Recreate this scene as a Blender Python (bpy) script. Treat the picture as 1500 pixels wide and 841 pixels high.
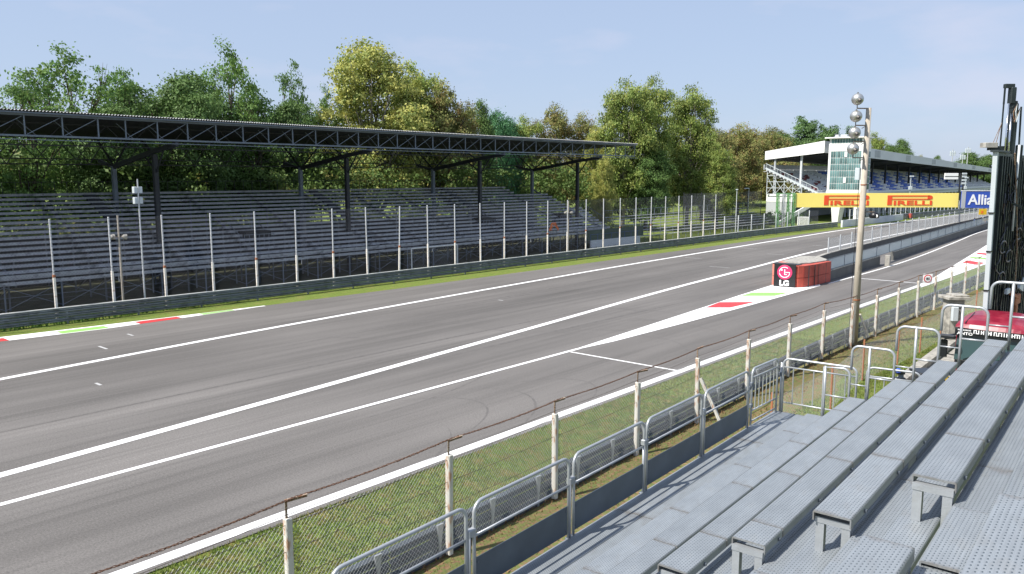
import bpy, math, random
from mathutils import Vector, Matrix
R = random.Random(7)
PI = math.pi
for o in list(bpy.data.objects): bpy.data.objects.remove(o)
S = bpy.context.scene
COL = S.collection

# ------------------------------------------------------------------ camera
EYE = 9.5
PHI = math.radians(41.344)
cam = bpy.data.cameras.new('camera'); co = bpy.data.objects.new('camera', cam); COL.objects.link(co)
co.location = (0, 0, EYE); co.rotation_euler = (math.radians(90-7.94), 0, PHI)
cam.sensor_width = 36; cam.lens = 27.96; cam.clip_start = .1; cam.clip_end = 6000
S.camera = co
S.view_settings.view_transform = 'Standard'; S.view_settings.look = 'None'
S.view_settings.exposure = 0.60; S.view_settings.gamma = 1
S.render.engine = 'CYCLES'

# ------------------------------------------------------------------ light
SUN = Vector((-.333, -.787, 1.05)).normalized()
sl = bpy.data.lights.new('sun', 'SUN'); sl.energy = 4.9; sl.angle = math.radians(.53); sl.color = (1, .95, .87)
so = bpy.data.objects.new('sun', sl); COL.objects.link(so); so.rotation_euler = SUN.to_track_quat('Z', 'Y').to_euler()
so.location = (-30, -60, 90)
W = bpy.data.worlds.new('World'); S.world = W; W.use_nodes = True
wn = W.node_tree.nodes; wl = W.node_tree.links
bg = wn['Background']
sky = wn.new('ShaderNodeTexSky'); sky.sky_type = 'NISHITA'; sky.sun_disc = False
sky.sun_elevation = math.asin(SUN.z); sky.sun_rotation = math.atan2(SUN.x, SUN.y)
sky.air_density = 1.0; sky.dust_density = 1.0; sky.ozone_density = 1.5; sky.altitude = 160
# a few thin high clouds, low contrast
tc = wn.new('ShaderNodeTexCoord'); mp = wn.new('ShaderNodeMapping'); mp.inputs['Scale'].default_value = (1, 1, 3.2)
mp.inputs['Location'].default_value = (.37, 1.9, .2)
nz = wn.new('ShaderNodeTexNoise'); nz.inputs['Scale'].default_value = 3.1; nz.inputs['Detail'].default_value = 7; nz.inputs['Roughness'].default_value = .55
cr = wn.new('ShaderNodeMapRange'); cr.inputs[1].default_value = .53; cr.inputs[2].default_value = .78; cr.inputs[3].default_value = 0; cr.inputs[4].default_value = .5
mx = wn.new('ShaderNodeMix'); mx.data_type = 'RGBA'
wl.new(tc.outputs['Generated'], mp.inputs[0]); wl.new(mp.outputs[0], nz.inputs['Vector']); wl.new(nz.outputs[0], cr.inputs[0])
hz_ = wn.new('ShaderNodeMix'); hz_.data_type = 'RGBA'; hz_.inputs[0].default_value = .70; wl.new(sky.outputs[0], hz_.inputs[6]); hz_.inputs[7].default_value = (4.15, 5.05, 6.9, 1)
wl.new(cr.outputs[0], mx.inputs[0]); wl.new(hz_.outputs[2], mx.inputs[6]); mx.inputs[7].default_value = (6.2, 6.0, 7.0, 1)
wl.new(mx.outputs[2], bg.inputs['Color']); bg.inputs['Strength'].default_value = .086

# ------------------------------------------------------------------ materials
MATS = {}
def mat(name, col, rough=.6, metal=0., var=.12, scale=3., bump=0., bscale=20., spec=.5, stretch=None, col2=None, thr=(.45, .62), amt=1., trans=0., detail=5):
    """base colour broken by noise; optional second colour in patches (rust, dirt, wear)"""
    m = bpy.data.materials.new(name); m.use_nodes = True; n = m.node_tree.nodes; l = m.node_tree.links
    b = n['Principled BSDF']; b.inputs['Roughness'].default_value = rough; b.inputs['Metallic'].default_value = metal
    b.inputs['Specular IOR Level'].default_value = spec
    t = n.new('ShaderNodeTexCoord'); mpn = n.new('ShaderNodeMapping'); l.new(t.outputs['Object'], mpn.inputs[0])
    if stretch: mpn.inputs['Scale'].default_value = stretch
    no = n.new('ShaderNodeTexNoise'); no.inputs['Scale'].default_value = scale; no.inputs['Detail'].default_value = detail
    l.new(mpn.outputs[0], no.inputs['Vector'])
    oi = n.new('ShaderNodeObjectInfo')
    ad = n.new('ShaderNodeMath'); ad.operation = 'MULTIPLY_ADD'; l.new(oi.outputs['Random'], ad.inputs[0]); ad.inputs[1].default_value = .25; l.new(no.outputs[0], ad.inputs[2])
    mr = n.new('ShaderNodeMapRange'); l.new(ad.outputs[0], mr.inputs[0]); mr.inputs[1].default_value = .35; mr.inputs[2].default_value = .9
    mr.inputs[3].default_value = 1-var; mr.inputs[4].default_value = 1+var
    vm = n.new('ShaderNodeVectorMath'); vm.operation = 'SCALE'; vm.inputs[0].default_value = col; l.new(mr.outputs[0], vm.inputs['Scale'])
    out = vm.outputs[0]
    if col2:
        n2 = n.new('ShaderNodeTexNoise'); n2.inputs['Scale'].default_value = scale*1.7; n2.inputs['Detail'].default_value = 6
        l.new(mpn.outputs[0], n2.inputs['Vector'])
        a2 = n.new('ShaderNodeMath'); a2.operation = 'MULTIPLY_ADD'; l.new(oi.outputs['Random'], a2.inputs[0]); a2.inputs[1].default_value = .08; l.new(n2.outputs[0], a2.inputs[2])
        r2 = n.new('ShaderNodeMapRange'); l.new(a2.outputs[0], r2.inputs[0]); r2.inputs[1].default_value = thr[0]; r2.inputs[2].default_value = thr[1]; r2.inputs[4].default_value = amt
        mi = n.new('ShaderNodeMix'); mi.data_type = 'RGBA'; l.new(r2.outputs[0], mi.inputs[0]); l.new(out, mi.inputs[6]); mi.inputs[7].default_value = (*col2, 1)
        out = mi.outputs[2]
    l.new(out, b.inputs['Base Color'])
    if bump:
        nb = n.new('ShaderNodeTexNoise'); nb.inputs['Scale'].default_value = bscale; nb.inputs['Detail'].default_value = 4
        l.new(mpn.outputs[0], nb.inputs['Vector'])
        bn = n.new('ShaderNodeBump'); bn.inputs['Strength'].default_value = bump; bn.inputs['Distance'].default_value = .02
        l.new(nb.outputs[0], bn.inputs['Height']); l.new(bn.outputs[0], b.inputs['Normal'])
    if trans:
        tr = n.new('ShaderNodeBsdfTranslucent'); l.new(out, tr.inputs[0]); ms = n.new('ShaderNodeMixShader'); ms.inputs[0].default_value = trans
        l.new(b.outputs[0], ms.inputs[1]); l.new(tr.outputs[0], ms.inputs[2]); l.new(ms.outputs[0], n['Material Output'].inputs[0])
    MATS[name] = m; return m
def N(m, kind, **kw):
    x = m.node_tree.nodes.new(kind)
    for k, v in kw.items(): setattr(x, k, v)
    return x

mat('galvanised', (.34, .36, .38), .5, .35, .16, 5., .15, 60., col2=(.28, .28, .27), thr=(.62, .8), amt=.6)
mat('galvanised_tube', (.42, .44, .46), .42, .5, .12, 9.)
mat('kick_sheet', (.10, .125, .155), .5, .3, .2, 2.5)
mat('dull_steel', (.13, .15, .18), .55, .3, .2, 2.)
mat('truss_paint', (.16, .19, .235), .6, .1, .15, 2.)
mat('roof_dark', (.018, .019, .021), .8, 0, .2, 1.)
mat('roof_top', (.34, .35, .36), .6, 0, .2, .6)
mat('bench_far', (.37, .385, .41), .6, .0, .22, .8, col2=(.10, .11, .12), thr=(.55, .75))
mat('column_dark', (.028, .031, .037), .6, .1, .2, 2.)
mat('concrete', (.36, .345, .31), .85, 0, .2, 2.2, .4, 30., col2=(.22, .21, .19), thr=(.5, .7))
mat('wall_concrete_shaded', (.125, .125, .12), .85, 0, .2, .7, .3, 20., col2=(.12, .12, .11), thr=(.5, .7))  # shadow side of the pit wall put in as a darker concrete
mat('pole_concrete', (.47, .42, .35), .9, 0, .16, 1.2, .3, 40., stretch=(4, 4, .6), col2=(.26, .22, .18), thr=(.55, .75))
mat('fence_post_white', (.58, .56, .51), .8, 0, .1, 2.2, .3, 50., stretch=(3, 3, .8), col2=(.42, .20, .09), thr=(.56, .68), amt=.8, detail=8)
mat('fence_post_far', (.78, .74, .68), .8, 0, .1, 3., col2=(.45, .27, .15), thr=(.62, .75), amt=.6)
mat('post_grey', (.58, .60, .62), .6, .1, .12, 4.)
mat('rusty_angle', (.38, .33, .26), .7, .2, .2, 20., col2=(.20, .09, .04), thr=(.45, .6))
mat('rust_wire', (.10, .05, .03), .9, 0, .3, 20.)
mat('line_wire', (.10, .08, .07), .8, .2, .2, 9.)
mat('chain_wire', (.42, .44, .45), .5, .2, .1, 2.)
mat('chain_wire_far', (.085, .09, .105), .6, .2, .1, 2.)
mat('armco', (.20, .225, .255), .45, .4, .22, 1.1, .1, 10., stretch=(1, 1, 1), col2=(.11, .12, .13), thr=(.55, .75))
mat('armco_top_lit', (.72, .72, .70), .6, .1, .1, 2.)  # sunlight on the rail's upper edge put in as a pale strip
mat('armco_near_shaded', (.070, .083, .10), .6, .0, .45, 1.7, .1, 10., col2=(.07, .08, .09), thr=(.5, .68))  # rail seen from its shadow side, shade put into the dark colour
mat('white_paint', (.80, .80, .79), .6, 0, .05, 2., col2=(.62, .62, .60), thr=(.6, .8))
mat('line_paint', (.80, .80, .80), .7, 0, .05, .8, col2=(.55, .55, .55), thr=(.62, .85), stretch=(1, .3, 1))
mat('worn_paint', (.42, .42, .42), .8, 0, .2, 3.)
mat('red_paint', (.62, .045, .05), .6, 0, .08, 2.)
mat('green_paint', (.26, .48, .13), .6, 0, .08, 2.)
mat('barrier_red', (.50, .085, .055), .6, 0, .16, 1.6, .2, 8., col2=(.30, .06, .04), thr=(.55, .75), amt=.6)
mat('barrier_red_lit', (.62, .20, .15), .6, 0, .1, 1.6)  # sunlit side of the red blocks put in as a paler colour
mat('black_board', (.012, .012, .014), .4, 0, .1, 2.)
mat('logo_pink', (.62, .035, .13), .4, 0, .05, 3.)
mat('banner_yellow', (.95, .78, .20), .6, 0, .03, .3)
mat('logo_red', (.80, .085, .02), .6, 0, .03, 1.)
mat('banner_blue', (.035, .085, .42), .5, 0, .05, .5)
mat('sign_white', (.85, .85, .85), .5, 0, .02, 1.)
mat('bright_white', (.84, .84, .83), .5, 0, .04, .6)
mat('wall_white', (.66, .68, .70), .7, 0, .08, .3)
mat('fascia_shade_grey', (.62, .64, .66), .6, 0, .08, .15)  # white fascia turned from the sun, its shade put in as grey
mat('pale_grey', (.42, .44, .46), .7, 0, .1, .4)
mat('window_green', (.13, .23, .235), .15, 0, .75, .9, stretch=(1, 1, .6))
mat('seat_white', (.62, .63, .65), .6, 0, .1, 1.)
mat('seat_blue', (.05, .13, .50), .6, 0, .15, 1.)
mat('seat_darkred', (.16, .03, .035), .7, 0, .2, 1.)
mat('lattice_green', (.16, .36, .14), .6, .1, .1, 1.)
mat('dark_hoarding', (.035, .07, .045), .7, 0, .2, .4)
mat('blue_rail', (.05, .11, .3), .6, 0, .1, 1.)
mat('truck_red', (.20, .008, .025), .28, .0, .08, 1.4, col2=(.36, .05, .07), thr=(.5, .75), amt=.5)
mat('truck_black', (.012, .014, .017), .35, 0, .1, 2.)
mat('windscreen', (.04, .075, .08), .08, 0, .1, 1.)
mat('hazard_yellow', (.75, .48, .02), .5, 0, .05, 2.)
mat('rig_dark', (.022, .030, .032), .5, .2, .4, 2.2)
mat('rig_panel', (.045, .060, .062), .5, .2, .5, 1.3, .5, 6., stretch=(5, 5, .7), col2=(.10, .13, .13), thr=(.6, .75))
mat('hose', (.008, .008, .010), .4, 0, .1, 2.)
mat('chrome', (.72, .73, .74), .16, 1., .03, 2.)
mat('lamp_chrome', (.52, .515, .49), .38, .8, .12, 5.)
mat('lamp_nose', (.14, .13, .12), .5, .5, .1, 5.)
mat('rig_white', (.52, .57, .60), .5, 0, .06, 1.)
mat('rust_red', (.33, .13, .06), .8, 0, .2, 6.)
mat('orange', (.85, .20, .04), .5, 0, .05, 2.)
mat('person_blue', (.06, .10, .22), .8, 0, .2, 3.)
mat('bark', (.10, .075, .055), .9, 0, .3, 3., .5, 12.)
mat('bark_pale', (.26, .23, .18), .9, 0, .3, 2., .4, 9.)
mat('leaf_locust', (.16, .28, .08), .65, 0, .38, .55, col2=(.15, .23, .045), thr=(.5, .7), trans=.32, spec=.25)
mat('leaf_dense', (.13, .22, .065), .6, 0, .38, .5, col2=(.10, .16, .04), thr=(.5, .7), trans=.25, spec=.25)
mat('leaf_plane', (.44, .43, .12), .6, 0, .35, .45, col2=(.22, .28, .07), thr=(.5, .66), trans=.3, spec=.3)
mat('leaf_plane_green', (.23, .31, .075), .6, 0, .42, .4, col2=(.34, .36, .09), thr=(.52, .66), trans=.3, spec=.3)
mat('leaf_olive', (.23, .25, .08), .65, 0, .35, .4, col2=(.27, .19, .075), thr=(.52, .66), trans=.25, spec=.25)
mat('leaf_cedar', (.11, .27, .12), .65, 0, .3, .5, col2=(.085, .19, .08), thr=(.5, .7), trans=.25, spec=.25)
mat('leaf_poplar', (.13, .22, .08), .65, 0, .3, .5, trans=.25, spec=.25)
mat('leaf_low_shaded', (.11, .175, .045), .6, 0, .45, .35, col2=(.28, .26, .08), thr=(.62, .72), trans=.3, spec=.25)  # understory leaves darkened, shade below the roof put into the colour
mat('hedge', (.06, .115, .03), .7, 0, .3, 1., trans=.2)
mat('grass_blade', (.17, .235, .05), .7, 0, .3, 1.2, trans=.3, col2=(.30, .25, .09), thr=(.5, .68))
mat('grass_shaded', (.09, .19, .03), .7, 0, .3, 1.2, trans=.3)  # grass behind the far fence, shade put into its colour
mat('dry_weed', (.24, .14, .06), .9, 0, .35, 3.)

# perforated tread planks: rows of slotted holes, each plank's own metres
def perf():
    m = mat('perforated', (.275, .300, .322), .5, .3, .14, 4.5, .0, 60., col2=(.22, .215, .20), thr=(.58, .8), amt=.5, stretch=(1,.5,1))
    n = m.node_tree.nodes; l = m.node_tree.links; b = n['Principled BSDF']
    src = b.inputs['Base Color'].links[0].from_socket
    t = n.new('ShaderNodeTexCoord'); sp = n.new('ShaderNodeSeparateXYZ'); l.new(t.outputs['Object'], sp.inputs[0])
    def M(op, a, b_=None, c=None):
        x = n.new('ShaderNodeMath'); x.operation = op
        for i, v in enumerate((a, b_, c)):
            if v is None: continue
            if isinstance(v, (int, float)): x.inputs[i].default_value = v
            else: l.new(v, x.inputs[i])
        return x.outputs[0]
    x = M('MULTIPLY', sp.outputs[0], 1/.024); row = M('FLOOR', x); off = M('MULTIPLY', M('PINGPONG', row, 1.), .5)
    fx = M('SUBTRACT', M('FRACT', x), .5)
    y = M('ADD', M('MULTIPLY', sp.outputs[1], 1/.036), off); fy = M('SUBTRACT', M('FRACT', y), .5)
    d = M('ADD', M('POWER', M('ABSOLUTE', M('MULTIPLY', fx, 1.9)), 2.), M('POWER', M('ABSOLUTE', M('MULTIPLY', fy, 1.45)), 2.))
    hole = M('LESS_THAN', d, .105)
    ge = n.new('ShaderNodeNewGeometry'); sn = n.new('ShaderNodeSeparateXYZ'); l.new(ge.outputs['Normal'], sn.inputs[0])
    hole = M('MULTIPLY', hole, M('GREATER_THAN', sn.outputs[2], .8))
    sg_ = n.new('ShaderNodeSeparateXYZ'); l.new(t.outputs['Generated'], sg_.inputs[0])
    e = M('ABSOLUTE', M('SUBTRACT', sg_.outputs[1], .5)); nn = n.new('ShaderNodeTexNoise'); nn.inputs['Scale'].default_value = 9; nn.inputs['Detail'].default_value = 6; l.new(t.outputs['Object'], nn.inputs['Vector'])
    er_ = n.new('ShaderNodeMapRange'); l.new(M('ADD', e, M('MULTIPLY', nn.outputs[0], .10)), er_.inputs[0]); er_.inputs[1].default_value = .52; er_.inputs[2].default_value = .57; er_.inputs[4].default_value = .8
    dm_ = n.new('ShaderNodeMix'); dm_.data_type = 'RGBA'; l.new(er_.outputs[0], dm_.inputs[0]); l.new(src, dm_.inputs[6]); dm_.inputs[7].default_value = (.17, .15, .13, 1)
    # fine lengthwise scratches and water marks
    mp2 = n.new('ShaderNodeMapping'); mp2.inputs['Scale'].default_value = (30, 1.3, 1); l.new(t.outputs['Object'], mp2.inputs[0])
    n3 = n.new('ShaderNodeTexNoise'); n3.inputs['Scale'].default_value = 2.; n3.inputs['Detail'].default_value = 8; n3.inputs['Roughness'].default_value = .7; l.new(mp2.outputs[0], n3.inputs['Vector'])
    r3 = n.new('ShaderNodeMapRange'); l.new(n3.outputs[0], r3.inputs[0]); r3.inputs[1].default_value = .3; r3.inputs[2].default_value = .7; r3.inputs[3].default_value = .86; r3.inputs[4].default_value = 1.14
    vs3 = n.new('ShaderNodeVectorMath'); vs3.operation = 'SCALE'; l.new(dm_.outputs[2], vs3.inputs[0]); l.new(r3.outputs[0], vs3.inputs['Scale'])
    src = vs3.outputs[0]
    mi = n.new('ShaderNodeMix'); mi.data_type = 'RGBA'; l.new(hole, mi.inputs[0]); l.new(src, mi.inputs[6]); mi.inputs[7].default_value = (.10, .12, .135, 1)
    l.new(mi.outputs[2], b.inputs['Base Color'])
    bn = n.new('ShaderNodeBump'); bn.inputs['Strength'].default_value = .6; bn.inputs['Distance'].default_value = .004; bn.invert = True
    l.new(M('MINIMUM', d, .5), bn.inputs['Height']); bn.invert = False
    l.new(bn.outputs[0], b.inputs['Normal'])
perf()

# asphalt: aggregate speckle, long streaks along the track, faint rubber arcs
def asphalt():
    m = bpy.data.materials.new('asphalt'); m.use_nodes = True; MATS['asphalt'] = m
    n = m.node_tree.nodes; l = m.node_tree.links; b = n['Principled BSDF']; b.inputs['Roughness'].default_value = .82; b.inputs['Specular IOR Level'].default_value = .3
    t = n.new('ShaderNodeTexCoord')
    def noise(sc, st, det=5, rot=0, ro=.5):
        mp_ = n.new('ShaderNodeMapping'); mp_.inputs['Scale'].default_value = st; mp_.inputs['Rotation'].default_value = (0, 0, rot); l.new(t.outputs['Object'], mp_.inputs[0])
        k = n.new('ShaderNodeTexNoise'); k.inputs['Scale'].default_value = sc; k.inputs['Detail'].default_value = det; k.inputs['Roughness'].default_value = ro; l.new(mp_.outputs[0], k.inputs['Vector']); return k.outputs[0]
    def mr(x, a, b_, c, d):
        k = n.new('ShaderNodeMapRange'); l.new(x, k.inputs[0])
        for i, v in enumerate((a, b_, c, d)): k.inputs[i+1].default_value = v
        return k.outputs[0]
    def mul(a, b_):
        k = n.new('ShaderNodeMath'); k.operation = 'MULTIPLY'; l.new(a, k.inputs[0]); l.new(b_, k.inputs[1]); return k.outputs[0]
    f = mul(mr(noise(16, (1, 1, 1), 2, 0, .8), .3, .7, .74, 1.26), mr(noise(.9, (1, .035, 1), 5, .055), .3, .7, .88, 1.10))
    f = mul(f, mr(noise(.13, (1, .5, 1), 5), .3, .7, .86, 1.13))
    f = mul(f, mr(noise(.35, (1, .10, 1), 6, .06, .6), .35, .65, .90, 1.07))
    f = mul(f, mr(noise(3.2, (1, .012, 1), 3, .075), .50, .66, 1.0, .87))
    f = mul(f, mr(noise(.30, (1, .012, 1), 3, .06), .40, .62, 1.05, .86))
    f = mul(f, mr(noise(5, (1, 1, 1), 8, 0, .75), .60, .72, 1.0, 1.22))
    f = mul(f, mr(noise(2.3, (1, .02, 1), 2, .02), .58, .66, 1.0, .90))
    f = mul(f, mr(noise(80, (1, 1, 1), 1, 0, .9), .3, .7, .84, 1.16))
    vm = n.new('ShaderNodeVectorMath'); vm.operation = 'SCALE'; vm.inputs[0].default_value = (.152, .143, .136); l.new(f, vm.inputs['Scale'])
    l.new(vm.outputs[0], b.inputs['Base Color'])
    bn = n.new('ShaderNodeBump'); bn.inputs['Strength'].default_value = .5; bn.inputs['Distance'].default_value = .01; l.new(noise(60, (1, 1, 1), 2), bn.inputs['Height']); l.new(bn.outputs[0], b.inputs['Normal'])
asphalt()
mat('rubber', (.122, .114, .108), .8, 0, .25, 3.)
mat('dark_patch', (.095, .085, .080), .85, 0, .25, 3.)

def grass_ground():
    m = bpy.data.materials.new('grass_ground'); m.use_nodes = True; MATS['grass_ground'] = m
    n = m.node_tree.nodes; l = m.node_tree.links; b = n['Principled BSDF']; b.inputs['Roughness'].default_value = .9; b.inputs['Specular IOR Level'].default_value = .1
    t = n.new('ShaderNodeTexCoord')
    def noise(sc, det=6, st=(1, 1, 1)):
        mp_ = n.new('ShaderNodeMapping'); mp_.inputs['Scale'].default_value = st; l.new(t.outputs['Object'], mp_.inputs[0])
        k = n.new('ShaderNodeTexNoise'); k.inputs['Scale'].default_value = sc; k.inputs['Detail'].default_value = det; k.inputs['Roughness'].default_value = .65; l.new(mp_.outputs[0], k.inputs['Vector']); return k.outputs[0]
    def ramp(x, a, b_, ca, cb):
        r = n.new('ShaderNodeMapRange'); l.new(x, r.inputs[0]); r.inputs[1].default_value = a; r.inputs[2].default_value = b_
        mi = n.new('ShaderNodeMix'); mi.data_type = 'RGBA'; l.new(r.outputs[0], mi.inputs[0])
        for i, c in ((6, ca), (7, cb)):
            if isinstance(c, tuple): mi.inputs[i].default_value = (*c, 1)
            else: l.new(c, mi.inputs[i])
        return mi.outputs[2]
    c = ramp(noise(9), .35, .65, (.115, .18, .034), (.225, .265, .070))
    c = ramp(noise(.8), .50, .72, c, (.265, .225, .085))
    c = ramp(noise(40, 2), .35, .8, c, (.085, .12, .025))
    l.new(c, b.inputs['Base Color'])
    bn = n.new('ShaderNodeBump'); bn.inputs['Strength'].default_value = .8; bn.inputs['Distance'].default_value = .04; l.new(noise(30, 3), bn.inputs['Height']); l.new(bn.outputs[0], b.inputs['Normal'])
grass_ground()
mat('shade_earth', (.055,.06,.03), .95, 0, .4, 1.2, .5, 8.)  # shade under the stands put in as a dark ground colour
mat('dirt', (.20, .125, .065), .95, 0, .35, 5., .6, 30., col2=(.13, .15, .04), thr=(.47, .6))

def glass():
    m = bpy.data.materials.new('screen_glass'); m.use_nodes = True; MATS['screen_glass'] = m
    n = m.node_tree.nodes; l = m.node_tree.links; b = n['Principled BSDF']
    b.inputs['Base Color'].default_value = (.60, .68, .72, 1); b.inputs['Roughness'].default_value = .2
    tr = n.new('ShaderNodeBsdfTransparent'); tr.inputs[0].default_value = (.85, .9, .92, 1)
    ms = n.new('ShaderNodeMixShader'); ms.inputs[0].default_value = .62; l.new(tr.outputs[0], ms.inputs[1]); l.new(b.outputs[0], ms.inputs[2]); l.new(ms.outputs[0], n['Material Output'].inputs[0])
glass()

# ------------------------------------------------------------------ mesh helpers
class MB:
    def __init__(s): s.v = []; s.f = []
    def add(s, vs, fs):
        o = len(s.v); s.v += [tuple(v) for v in vs]; s.f += [tuple(i+o for i in f) for f in fs]; return s
    def box(s, x0, x1, y0, y1, z0, z1):
        return s.add([(x0,y0,z0),(x1,y0,z0),(x1,y1,z0),(x0,y1,z0),(x0,y0,z1),(x1,y0,z1),(x1,y1,z1),(x0,y1,z1)],
                     [(0,3,2,1),(4,5,6,7),(0,1,5,4),(1,2,6,5),(2,3,7,6),(3,0,4,7)])
    def bbox(s, x0, x1, y0, y1, z0, z1, c=.01):
        """box with bevelled vertical and top edges"""
        b = [(x0,y0),(x1,y0),(x1,y1),(x0,y1)]
        def ring(i, z): return [(x0+i,y0,z),(x1-i,y0,z),(x1,y0+i,z),(x1,y1-i,z),(x1-i,y1,z),(x0+i,y1,z),(x0,y1-i,z),(x0,y0+i,z)]
        vs = ring(c, z0)+ring(c, z1-c)+[(min(max(p[0],x0+c),x1-c), min(max(p[1],y0+c),y1-c), z1) for p in ring(c, z1)]
        fs = [tuple(range(7,-1,-1)), tuple(range(16,24))]
        for k in range(2):
            for i in range(8): j=(i+1)%8; fs.append((k*8+i,k*8+j,k*8+8+j,k*8+8+i))
        return s.add(vs, fs)
    def beam(s, p, q, w, h=None, up=(0,0,1)):
        p = Vector(p); q = Vector(q); d = (q-p).normalized(); h = h or w; u = Vector(up)
        if abs(d.dot(u)) > .98: u = Vector((0,1,0))
        a = d.cross(u).normalized()*w/2; b = a.cross(d).normalized()*h/2
        vs = [p-a-b,p+a-b,p+a+b,p-a+b,q-a-b,q+a-b,q+a+b,q-a+b]
        return s.add(vs, [(0,1,2,3),(7,6,5,4),(0,4,5,1),(1,5,6,2),(2,6,7,3),(3,7,4,0)])
    def tube(s, pts, r, n=8, caps=True, r1=None):
        pts = [Vector(p) for p in pts]; k = len(pts); ref = None; rings = []
        for i, p in enumerate(pts):
            d = (pts[min(i+1,k-1)]-pts[max(i-1,0)]).normalized()
            if ref is None: ref = Vector((0,0,1)) if abs(d.z) < .9 else Vector((1,0,0))
            a = d.cross(ref)
            if a.length < 1e-4: a = d.cross(Vector((0,1,0)))
            a.normalize(); b = d.cross(a).normalized(); ref = a.cross(d)
            rr = r if r1 is None else r+(r1-r)*i/(k-1)
            rings.append([p+a*math.cos(2*PI*j/n)*rr+b*math.sin(2*PI*j/n)*rr for j in range(n)])
        vs = [v for g in rings for v in g]; fs = []
        for i in range(k-1):
            for j in range(n): jj=(j+1)%n; fs.append((i*n+j,(i+1)*n+j,(i+1)*n+jj,i*n+jj))
        if caps: fs += [tuple(range(n)), tuple(range(k*n-1,(k-1)*n-1,-1))]
        return s.add(vs, fs)
    def lathe(s, prof, n=16, c=(0,0,0), axis='z'):
        vs = []; fs = []; c = Vector(c)
        for r, h in prof:
            for j in range(n):
                a = 2*PI*j/n; p = (r*math.cos(a), r*math.sin(a), h)
                if axis == 'x': p = (p[2], p[0], p[1])
                if axis == 'y': p = (p[1], p[2], p[0])
                vs.append(c+Vector(p))
        for i in range(len(prof)-1):
            for j in range(n): jj=(j+1)%n; fs.append((i*n+j,i*n+jj,(i+1)*n+jj,(i+1)*n+j))
        fs += [tuple(range(n-1,-1,-1)), tuple(range((len(prof)-1)*n, len(prof)*n))]
        return s.add(vs, fs)
    def prism(s, poly, z0, z1):
        k = len(poly); vs = [(x,y,z0) for x,y in poly]+[(x,y,z1) for x,y in poly]
        fs = [tuple(range(k-1,-1,-1)), tuple(range(k,2*k))]+[(i,(i+1)%k,k+(i+1)%k,k+i) for i in range(k)]
        return s.add(vs, fs)
    def xz(s, poly, y0, y1):
        """prism from an outline in x,z, extruded along y"""
        k = len(poly); vs = [(x,y0,z) for x,z in poly]+[(x,y1,z) for x,z in poly]
        fs = [tuple(range(k)), tuple(range(2*k-1,k-1,-1))]+[(k+i,k+(i+1)%k,(i+1)%k,i) for i in range(k)]
        return s.add(vs, fs)
    def yz(s, poly, x0, x1):
        k = len(poly); vs = [(x0,y,z) for y,z in poly]+[(x1,y,z) for y,z in poly]
        fs = [tuple(range(k-1,-1,-1)), tuple(range(k,2*k))]+[(i,(i+1)%k,k+(i+1)%k,k+i) for i in range(k)]
        return s.add(vs, fs)
    def mesh(s, name, mt, smooth=False):
        me = bpy.data.meshes.new(name); me.from_pydata(s.v, [], s.f); me.materials.append(MATS[mt]); me.update()
        if smooth: me.polygons.foreach_set('use_smooth', [True]*len(me.polygons))
        return me
def link(name, me, parent=None, loc=(0,0,0), rz=0, kind=None, scale=None):
    o = bpy.data.objects.new(name, me); COL.objects.link(o); o.location = loc; o.rotation_euler = (0,0,rz)
    if parent: o.parent = parent
    if kind: o['kind'] = kind
    if scale: o.scale = scale
    return o
def part(name, mb, mt, parent, loc=(0,0,0), rz=0, smooth=False, kind=None):
    return link(name, mb.mesh(name, mt, smooth), parent, loc, rz, kind)
def thing(name, label, cat, loc=(0,0,0), rz=0, group=None, mb=None, mt=None, smooth=False):
    me = mb.mesh(name, mt, smooth) if mb else None
    o = bpy.data.objects.new(name, me); COL.objects.link(o); o.location = loc; o.rotation_euler = (0,0,rz)
    o['label'] = label; o['category'] = cat
    if group: o['group'] = group
    return o
def struct(name, mb, mt, kind='structure'):
    return link(name, mb.mesh(name, mt), None, kind=kind)
def copy_tree(o, parent=None):
    c = o.copy(); COL.objects.link(c)
    if parent: c.parent = parent
    for ch in list(o.children): copy_tree(ch, c)
    return c
def text_mesh(txt, size, mt, ext=.01, bold=0., sx=1.):
    cu = bpy.data.curves.new('lettering', 'FONT'); cu.body = txt; cu.size = size; cu.extrude = ext; cu.offset = bold; cu.align_x = 'LEFT'; cu.resolution_u = 3
    ob = bpy.data.objects.new('tmp_text', cu); COL.objects.link(ob)
    bpy.context.view_layer.update()
    me = bpy.data.meshes.new_from_object(ob.evaluated_get(bpy.context.evaluated_depsgraph_get()))
    bpy.data.objects.remove(ob); bpy.data.curves.remove(cu); me.name = 'lettering'
    me.materials.clear(); me.materials.append(MATS[mt])
    # stand it up: text x -> x, text y -> z, facing -y
    for v in me.vertices: x,y,z = v.co; v.co = (x*sx, -z, y)
    xs = [v.co.x for v in me.vertices]; me['w'] = max(xs)-min(xs)
    return me

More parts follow.
